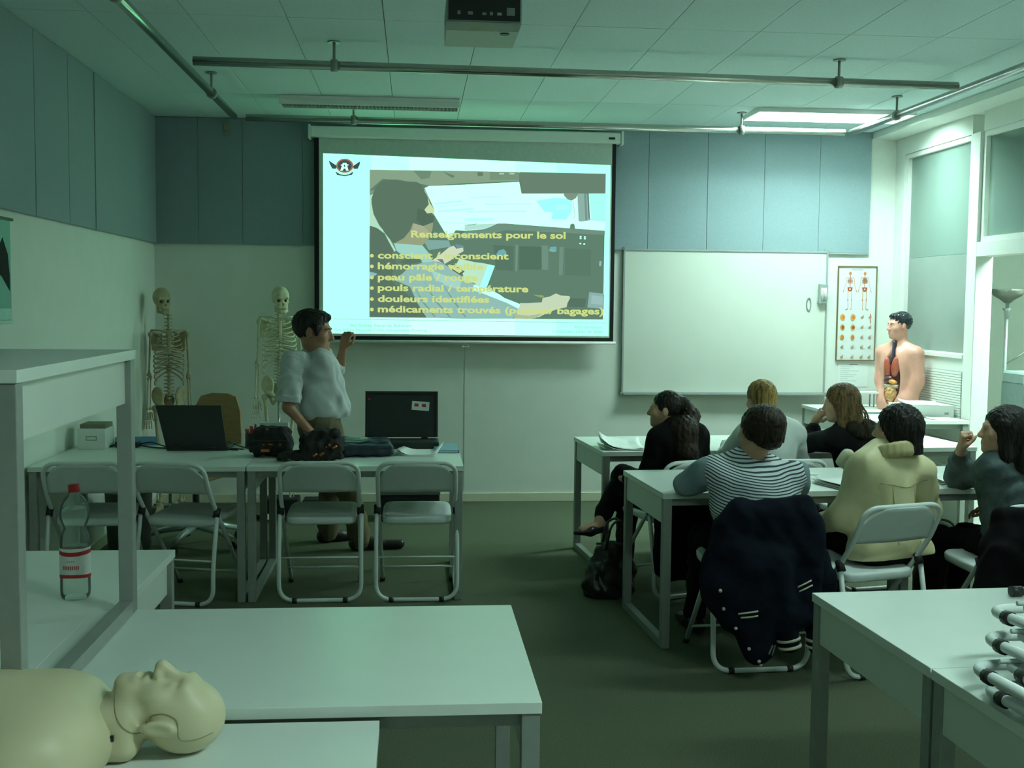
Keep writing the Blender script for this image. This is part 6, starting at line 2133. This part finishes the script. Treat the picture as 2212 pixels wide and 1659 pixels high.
# ------------------------------------------------------------------ anatomical torso on the side table
def torso_model():
    B = Vector((3.675, 8.40, 0.8005))
    t = thing('anatomical_torso', 'life size plastic anatomical torso with open chest and black painted hair', 'anatomical model', B)
    PK = mat('torso_pink', (0.74, 0.36, 0.27), 0.35, var=0.04, spec=0.5)
    yaw = 122
    MT = frame((0, 0, 0.05), yaw, 0.93)
    MH = frame((0, 0, 0), 98, 0.86)
    MH.translation = Vector((-0.005, 0.0, 0.640))
    S = SDF(0.006)
    S.e((0, 0, 0.02), (0.155, 0.115, 0.10), k=0.05, M=MT)
    S.e((0, 0, 0.16), (0.135, 0.10, 0.15), k=0.06, M=MT)
    S.e((0, 0, 0.32), (0.150, 0.108, 0.15), k=0.06, M=MT)
    S.c((-0.125, -0.01, 0.41), (0.125, -0.01, 0.41), 0.062, k=0.05, M=MT)
    for q in (-1, 1):
        S.c((q * 0.13, -0.015, 0.43), (q * 0.03, -0.01, 0.485), 0.042, k=0.04, M=MT)
        S.c((q * 0.165, -0.012, 0.41), (q * 0.172, -0.02, 0.18), 0.056, 0.050, k=0.03, M=MT)
        S.c((q * 0.172, -0.02, 0.20), (q * 0.10, 0.0, 0.0), 0.045, 0.07, k=0.04, M=MT)
        S.c((q * 0.08, 0.0, 0.02), (q * 0.085, 0.0, -0.06), 0.085, 0.08, k=0.04, M=MT)
    S.c(MT @ Vector((0, -0.01, 0.44)), MH @ Vector((0, -0.02, -0.06)), 0.052, 0.048, k=0.03)
    head_prims(S, MH, False)
    # opened front
    S.e((0.0, 0.10, 0.20), (0.078, 0.075, 0.215), k=0.01, M=MT, sub=True)
    S.c((0, 0.09, 0.40), (0.0, 0.075, 0.52), 0.03, 0.018, k=0.008, M=MT, sub=True)
    S.obj('body', PK, t, cut=[((0, 0, 0.0005), (0, 0, -1))])

    def part(name, col, prims, rough=0.3, wr=0.0, wl=0.03):
        S = SDF(0.005)
        for q in prims:
            if q[0] == 'e':
                S.e(q[1], q[2], q[3] if len(q) > 3 else None, k=0.01, M=MT)
            else:
                S.c(q[1], q[2], q[3], q[4], k=0.01, M=MT)
        return S.obj(name, mat('organ_' + name, col, rough, var=0.12, scale=60), t, wrinkle=wr, wlen=wl)
    part('cavity_lining', (0.08, 0.035, 0.045), [('e', (0.0, 0.045, 0.20), (0.075, 0.04, 0.20)), ('c', (0, 0.05, 0.38), (0, 0.045, 0.50), 0.026, 0.018)])
    part('lung', (0.46, 0.10, 0.06), [('e', (-0.034, 0.085, 0.305), (0.034, 0.032, 0.085), (0, -6, 0))])
    part('lung', (0.46, 0.10, 0.06), [('e', (0.040, 0.082, 0.300), (0.030, 0.032, 0.082), (0, 8, 0))])
    part('trachea', (0.05, 0.05, 0.09), [('c', (0, 0.075, 0.37), (0, 0.062, 0.50), 0.014, 0.012), ('c', (0, 0.08, 0.37), (0.022, 0.085, 0.33), 0.011, 0.008)])
    part('liver', (0.10, 0.035, 0.035), [('e', (0.025, 0.085, 0.195), (0.046, 0.03, 0.034), (0, 14, 0))])
    part('stomach', (0.70, 0.30, 0.07), [('e', (-0.020, 0.095, 0.180), (0.040, 0.026, 0.020), (0, -16, 0))])
    part('colon', (0.50, 0.38, 0.25), [('c', (-0.055, 0.095, 0.145), (0.055, 0.095, 0.142), 0.016, 0.016)], wr=0.003, wl=0.02)
    part('intestine', (0.66, 0.35, 0.14), [('e', (0, 0.085, 0.085), (0.052, 0.038, 0.062)), ('e', (0, 0.08, 0.03), (0.03, 0.03, 0.04))], wr=0.006, wl=0.022)
    S = SDF(0.005)
    S.e((0, -0.024, 0.040), (0.080, 0.100, 0.090), k=0.02, M=MH)
    S.e((0, 0.055, 0.085), (0.05, 0.035, 0.022), k=0.02, M=MH)
    S.e((0, 0.125, -0.012), (0.085, 0.085, 0.075), k=0.01, M=MH, sub=True)
    S.e((0, 0.06, -0.085), (0.10, 0.09, 0.085), k=0.01, M=MH, sub=True)
    for q in (-1, 1):
        S.e((q * 0.083, -0.005, -0.012), (0.018, 0.026, 0.034), k=0.006, M=MH, sub=True)
    S.obj('hair', mat('painted_hair', (0.010, 0.016, 0.022), 0.15, spec=0.7), t, wrinkle=0.0025, wlen=0.02)
    eyes(MH, t)
    for q in (-1, 1):
        tb('eyebrow', [MH @ Vector(v) for v in ((q * 0.014, 0.092, 0.018), (q * 0.032, 0.089, 0.024), (q * 0.05, 0.075, 0.018))], [0.002, 0.0028, 0.0015], M_BLACK, t, n=6)


torso_model()


# ------------------------------------------------------------------ skeletons
def skeleton(label, x, y, yaw, top, shz, wid, tone, skull_yaw=None, skull_dx=(0, 0)):
    t = thing('skeleton', label, 'skeleton', (x, y, 0), math.radians(yaw), 'anatomy skeletons on stands')
    M = mat('bone_' + tone, {'old': (0.40, 0.34, 0.20), 'pale': (0.60, 0.58, 0.38)}[tone], 0.55, var=0.18, scale=25)
    DK = mat('bone_hollow', (0.06, 0.045, 0.03), 0.8)  # near-black tone painting the shade inside the skull's eye sockets
    # skull
    hs = 0.86
    MH = frame((skull_dx[0], 0.02 + skull_dx[1], top - 0.105), (skull_yaw or yaw) - yaw, hs, 2)
    S = SDF(0.005)
    S.e((0, -0.015, 0.035), (0.071, 0.090, 0.083), k=0.03, M=MH)
    S.e((0, 0.04, -0.03), (0.052, 0.045, 0.045), k=0.02, M=MH)
    S.c((-0.042, 0.066, 0.022), (0.042, 0.066, 0.022), 0.012, k=0.015, M=MH)
    S.c((-0.022, 0.07, -0.058), (0.022, 0.07, -0.058), 0.016, k=0.012, M=MH)
    for q in (-1, 1):
        S.c((q * 0.05, 0.055, -0.015), (q * 0.066, 0.01, -0.012), 0.008, 0.006, k=0.008, M=MH)
        S.e((q * 0.029, 0.082, 0.0), (0.019, 0.028, 0.017), k=0.006, M=MH, sub=True)
        S.e((q * 0.066, 0.045, 0.005), (0.018, 0.022, 0.03), k=0.01, M=MH, sub=True)
    S.e((0, 0.09, -0.030), (0.010, 0.022, 0.016), k=0.004, M=MH, sub=True)
    S.obj('skull', M, t)
    S = SDF(0.005)
    S.c((-0.045, 0.02, -0.04), (-0.044, 0.03, -0.085), 0.012, 0.011, k=0.01, M=MH)
    S.c((0.045, 0.02, -0.04), (0.044, 0.03, -0.085), 0.012, 0.011, k=0.01, M=MH)
    S.c((-0.044, 0.03, -0.085), (-0.014, 0.078, -0.096), 0.012, 0.013, k=0.01, M=MH)
    S.c((0.044, 0.03, -0.085), (0.014, 0.078, -0.096), 0.012, 0.013, k=0.01, M=MH)
    S.c((-0.014, 0.078, -0.096), (0.014, 0.078, -0.096), 0.014, 0.014, k=0.01, M=MH)
    S.c((-0.018, 0.072, -0.078), (0.018, 0.072, -0.078), 0.008, 0.008, k=0.008, M=MH)
    S.obj('jaw', M, t)
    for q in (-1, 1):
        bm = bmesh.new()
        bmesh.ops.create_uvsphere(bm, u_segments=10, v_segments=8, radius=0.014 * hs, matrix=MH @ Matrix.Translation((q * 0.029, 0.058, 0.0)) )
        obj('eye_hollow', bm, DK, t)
    # spine
    neck = shz + 0.03
    n = 24
    z0, z1 = shz - 0.46, top - 0.205
    bm = bmesh.new()
    for i in range(n):
        f = i / (n - 1)
        z = z0 + (z1 - z0) * f
        yy = -0.03 + 0.025 * math.sin(f * 2 * PI * 0.95 + 0.6) - 0.03 * math.sin(f * PI)
        r = 0.024 - 0.012 * f
        hgt = (z1 - z0) / n * 0.36
        lathe(bm, [(r * 0.92, z - hgt), (r * 0.8, z), (r * 0.92, z + hgt)], 12, 0, yy)
        tube(bm, [(0, yy - r * 0.6, z), (0, yy - r - 0.022, z - 0.012)], [0.006, 0.003], 6)
        tube(bm, [(-r - 0.015, yy - 0.01, z), (r + 0.015, yy - 0.01, z)], 0.004, 6)
    o = obj('spine', bm, M, t)
    o['kind'] = 'stuff'
    # ribs
    sp = lambda z: -0.03 + 0.025 * math.sin((z - z0) / (z1 - z0) * 2 * PI * 0.95 + 0.6) - 0.03 * math.sin((z - z0) / (z1 - z0) * PI)
    for i in range(11):
        zb = shz + 0.035 - i * 0.029
        w = wid * (0.48 + 0.42 * math.sin(min(1, (i + 1) / 7.5) * PI * 0.5)) * (1 - 0.018 * max(0, i - 6))
        dp = 0.10 * (0.55 + 0.45 * math.sin(min(1, (i + 1) / 6) * PI / 2))
        drop = 0.045 + 0.006 * i
        end = 0.97 if i < 7 else 0.97 - 0.10 * (i - 6)
        for q in (-1, 1):
            pts = []
            for k in range(13):
                a = -PI / 2 + PI * end * k / 12
                pts.append((q * w * math.cos(a) * (1 if k else 0.15) + (0.0), 0.005 + dp * math.sin(a) * (1.0 if a > 0 else 0.62), zb - drop * (k / 12) + (0.03 * max(0, k - 9) / 3 if 3 <= i < 9 else 0)))
            tb('rib', pts, 0.0058, M, t, n=6)
    S = SDF(0.006)
    S.b((0, 0.105, shz - 0.055), (0.014, 0.005, 0.075), 0.005, (-6, 0, 0), k=0.01)
    S.b((0, 0.085, shz + 0.025), (0.025, 0.006, 0.022), 0.006, (-10, 0, 0), k=0.01)
    S.obj('sternum', M, t)
    hw = wid
    for q in (-1, 1):
        tb('clavicle', [(q * 0.018, 0.082, shz + 0.035), (q * hw * 0.5, 0.075, shz + 0.045), (q * hw, 0.0, shz + 0.045)], 0.0065, M, t, n=8)
        S = SDF(0.006)
        S.b((q * hw * 0.68, -0.075, shz - 0.045), (0.045, 0.005, 0.065), 0.004, (8, 0, q * 22), k=0.01)
        S.c((q * hw * 0.4, -0.095, shz + 0.0), (q * hw, -0.02, shz + 0.035), 0.008, 0.011, k=0.01)
        S.obj('shoulder_blade', M, t)

        def bone(name, a, b, r, ends):
            S = SDF(0.006)
            a, b = Vector(a), Vector(b)
            S.c(a, b, r, r * 0.9, k=0.015)
            S.e(a, (ends, ends, ends), k=0.015)
            S.e(b, (ends * 1.15, ends * 0.8, ends * 0.8), k=0.015)
            return S.obj(name, M, t)
        ax = q * (hw + 0.008)
        bone('upper_arm_bone', (ax, -0.01, shz + 0.015), (ax + q * 0.012, -0.015, shz - 0.285), 0.0085, 0.017)
        bone('forearm_bone', (ax + q * 0.018, -0.01, shz - 0.31), (ax + q * 0.028, 0.02, shz - 0.535), 0.006, 0.009)
        bone('forearm_bone', (ax + q * 0.0, -0.02, shz - 0.30), (ax + q * 0.006, 0.01, shz - 0.535), 0.006, 0.009)
        hb = bmesh.new()
        for k in range(5):
            b0 = Vector((ax + q * (0.036 - 0.010 * k), 0.02 - 0.004 * k, shz - 0.56))
            for j, (L_, r_) in enumerate(((0.055, 0.0045), (0.034, 0.004), (0.026, 0.0035))):
                if k == 4 and j == 2:
                    break
                e_ = b0 + Vector((q * (0.006 - 0.003 * k), 0.008, -L_ * (0.7 if k == 4 else 1)))
                tube(hb, [b0, e_], [r_ * 1.2, r_], 6)
                b0 = e_ + Vector((0, 0, -0.003))
        o = obj('hand_bones', hb, M, t)
        o['kind'] = 'stuff'
        hz = shz - 0.53
        bone('thigh_bone', (q * 0.105, 0.0, hz + 0.0), (q * 0.075, 0.01, hz - 0.37), 0.0125, 0.022)
        tb('thigh_neck', [(q * 0.105, 0, hz + 0.005), (q * 0.075, 0.01, hz + 0.035)], 0.011, M, t, n=8)
        bone('shin_bone', (q * 0.075, 0.012, hz - 0.405), (q * 0.072, 0.0, 0.085), 0.0105, 0.02)
        bone('calf_bone', (q * 0.10, 0.0, hz - 0.42), (q * 0.095, -0.008, 0.085), 0.006, 0.01)
        S = SDF(0.006)
        S.c((q * 0.075, -0.04, 0.04), (q * 0.075, 0.03, 0.06), 0.022, 0.02, k=0.02)
        for k in range(5):
            S.c((q * (0.06 + 0.008 * k), 0.03, 0.055), (q * (0.055 + 0.014 * k), 0.14 - 0.01 * k, 0.02), 0.009, 0.006, k=0.008)
        S.obj('foot_bones', M, t)
    # pelvis
    S = SDF(0.006)
    pz = shz - 0.50
    for q in (-1, 1):
        S.e((q * 0.082, -0.02, pz + 0.055), (0.055, 0.016, 0.075), (10, q * 22, q * -38), k=0.02)
        S.c((q * 0.085, 0.0, pz), (q * 0.015, 0.06, pz - 0.035), 0.018, 0.013, k=0.015)
        S.c((q * 0.07, -0.005, pz - 0.01), (q * 0.045, 0.0, pz - 0.075), 0.018, 0.014, k=0.015)
        S.c((q * 0.045, 0.0, pz - 0.075), (q * 0.015, 0.055, pz - 0.04), 0.012, 0.011, k=0.01)
    S.e((0, -0.055, pz + 0.02), (0.04, 0.018, 0.055), (12, 0, 0), k=0.02)
    S.obj('pelvis', M, t)
    tb('stand_pole', [(0, -0.075, 0.03), (0, -0.075, pz + 0.0)], 0.011, M_CHROME, t, n=10)
    tb('stand_pole', [(0, -0.075, pz), (0, -0.066, top - 0.06)], 0.006, M_CHROME, t, n=8)
    for k in range(5):
        a = 2 * PI * k / 5 + 0.3
        tb('stand_foot', [(0, -0.075, 0.045), (0.17 * math.cos(a), -0.075 + 0.17 * math.sin(a), 0.03)], [0.016, 0.012], M_STEEL, t, n=8)
        bm = bmesh.new()
        bmesh.ops.create_uvsphere(bm, u_segments=10, v_segments=8, radius=0.0195, matrix=Matrix.Translation((0.17 * math.cos(a), -0.075 + 0.17 * math.sin(a), 0.0205)))
        obj('castor', bm, M_BLACK, t)


skeleton('aged brownish skeleton in the left corner behind the laptop', -1.805, 8.62, 194, 1.677, 1.315, 0.122, 'old', skull_yaw=212, skull_dx=(0.045, 0.0))
skeleton("pale skeleton standing just behind the teacher's shoulder", -0.965, 8.32, 190, 1.692, 1.425, 0.135, 'pale', skull_yaw=198, skull_dx=(-0.01, 0.0))


# ------------------------------------------------------------------ resuscitation manikin
def manikin():
    O = Vector((-0.75, 2.2, 0.7005))
    t = thing('manikin', 'beige resuscitation manikin lying on its back on the near left table', 'manikin', O)
    M = mat('manikin_vinyl', (0.62, 0.56, 0.36), 0.42, var=0.03, scale=6, spec=0.4)
    # head frame: face up, crown towards +x
    s = 0.90
    R = Matrix(((0, 0, 1, 0), (1, 0, 0, 0), (0, 1, 0, 0), (0, 0, 0, 1)))
    MH = Matrix.Translation((0.275, 0.045, 0.074)) @ Matrix.Rotation(math.radians(5), 4, 'Y') @ R @ Matrix.Scale(s, 4)
    S = SDF(0.004)
    S.e((0, -0.0017, 0.030), (0.080, 0.0806, 0.088), k=0.03, M=MH)
    S.e((0, 0.0252, -0.030), (0.064, 0.0554, 0.085), k=0.03, M=MH)
    S.e((0, 0.0353, -0.085), (0.050, 0.0403, 0.036), k=0.03, M=MH)
    S.e((0, 0.0655, -0.104), (0.022, 0.0151, 0.016), k=0.025, M=MH)
    S.c((-0.034, 0.0672, 0.030), (0.034, 0.0672, 0.030), 0.016, k=0.025, M=MH)
    for q in (-1, 1):
        S.e((q * 0.032, 0.0890, 0.004), (0.022, 0.0151, 0.013), k=0.018, M=MH, sub=True)
        S.e((q * 0.032, 0.0706, 0.004), (0.016, 0.0101, 0.010), k=0.008, M=MH)
        S.e((q * 0.044, 0.0521, -0.026), (0.022, 0.0185, 0.026), k=0.025, M=MH)
        S.e((q * 0.080, -0.0050, -0.010), (0.010, 0.0185, 0.038), (0, 0, q * -16), k=0.006, M=MH)
        S.e((q * 0.090, -0.0050, -0.010), (0.006, 0.0109, 0.026), (0, 0, q * -16), k=0.006, M=MH, sub=True)
    S.c((0, 0.0790, 0.016), (0, 0.1042, -0.026), 0.010, 0.0150, k=0.016, M=MH)
    for q in (-1, 1):
        S.e((q * 0.014, 0.0907, -0.032), (0.011, 0.0109, 0.009), k=0.010, M=MH)
    S.c((-0.020, 0.0756, -0.056), (0.020, 0.0756, -0.056), 0.009, k=0.01, M=MH)
    S.c((-0.018, 0.0748, -0.077), (0.018, 0.0748, -0.077), 0.010, k=0.01, M=MH)
    S.e((0, 0.0874, -0.0665), (0.018, 0.0134, 0.007), k=0.004, M=MH, sub=True)
    # neck block
    S.b((0.140, 0.035, 0.055), (0.085, 0.068, 0.055), 0.03, k=0.025)
    head = S.obj('head', M, t, cut=[((0, 0, 0.0005), (0, 0, -1))])
    S = SDF(0.006)
    S.e((-0.12, -0.015, 0.045), (0.30, 0.195, 0.130), k=0.05)
    S.e((0.00, -0.07, 0.070), (0.13, 0.10, 0.070), k=0.05)
    S.e((0.00, 0.07, 0.070), (0.13, 0.10, 0.070), k=0.05)
    S.c((0.070, -0.13, 0.05), (0.070, 0.10, 0.05), 0.078, k=0.06)
    S.c((0.03, -0.17, 0.05), (-0.2, -0.22, 0.04), 0.055, 0.05, k=0.04)
    S.c((0.03, 0.12, 0.06), (-0.2, 0.125, 0.05), 0.055, 0.05, k=0.04)
    S.b((-0.28, -0.015, 0.05), (0.14, 0.175, 0.05), 0.04, k=0.05)
    S.obj('chest', M, t, cut=[((0, 0, 0.0005), (0, 0, -1))])
    bx('neck_plug', 0.176, 0.186, -0.0385, -0.030, 0.052, 0.063, M_BLACK, t)  # black box painted in as the dark of a square neck hole
    # mask seam: follows the skin from the chin round the ear to the crown
    from mathutils.bvhtree import BVHTree
    me = head.data
    bvh = BVHTree.FromPolygons([v.co for v in me.vertices], [p.vertices for p in me.polygons])
    seam = [(0, 0.070, -0.118), (0, 0.045, -0.112), (0, 0.018, -0.098), (0, -0.008, -0.078), (0, -0.022, -0.055), (0, -0.024, -0.040), (0, 0.020, -0.030), (0, 0.028, 0.0), (0, 0.018, 0.030), (0, -0.030, 0.035), (0, -0.028, 0.07), (0, -0.018, 0.10)]
    pts = []
    fine = fillet([MH @ Vector(p) for p in seam], 0.012, 4)
    for c in fine:
        h = bvh.ray_cast(Vector((c.x, -0.5, c.z)), Vector((0, 1, 0)))
        if h[0] is not None:
            pts.append(h[0] + Vector((0, -0.0004, 0)))
    tb('mask_seam', pts, 0.0013, mat('seam_olive', (0.30, 0.26, 0.14), 0.6), t, n=6)
    h = bvh.ray_cast(MH @ Vector((0, 0.115, -0.0665)), Vector((0, 0, -1)))
    if h[0] is not None:
        bm = bmesh.new()
        bmesh.ops.create_uvsphere(bm, u_segments=12, v_segments=8, radius=0.008, matrix=Matrix.Translation(h[0] + Vector((0, 0, -0.003))) @ Matrix.Diagonal((0.6, 1.6, 0.6, 1)))
        obj('mouth_opening', bm, mat('mouth_dark', (0.10, 0.06, 0.04), 0.6), t)


manikin()
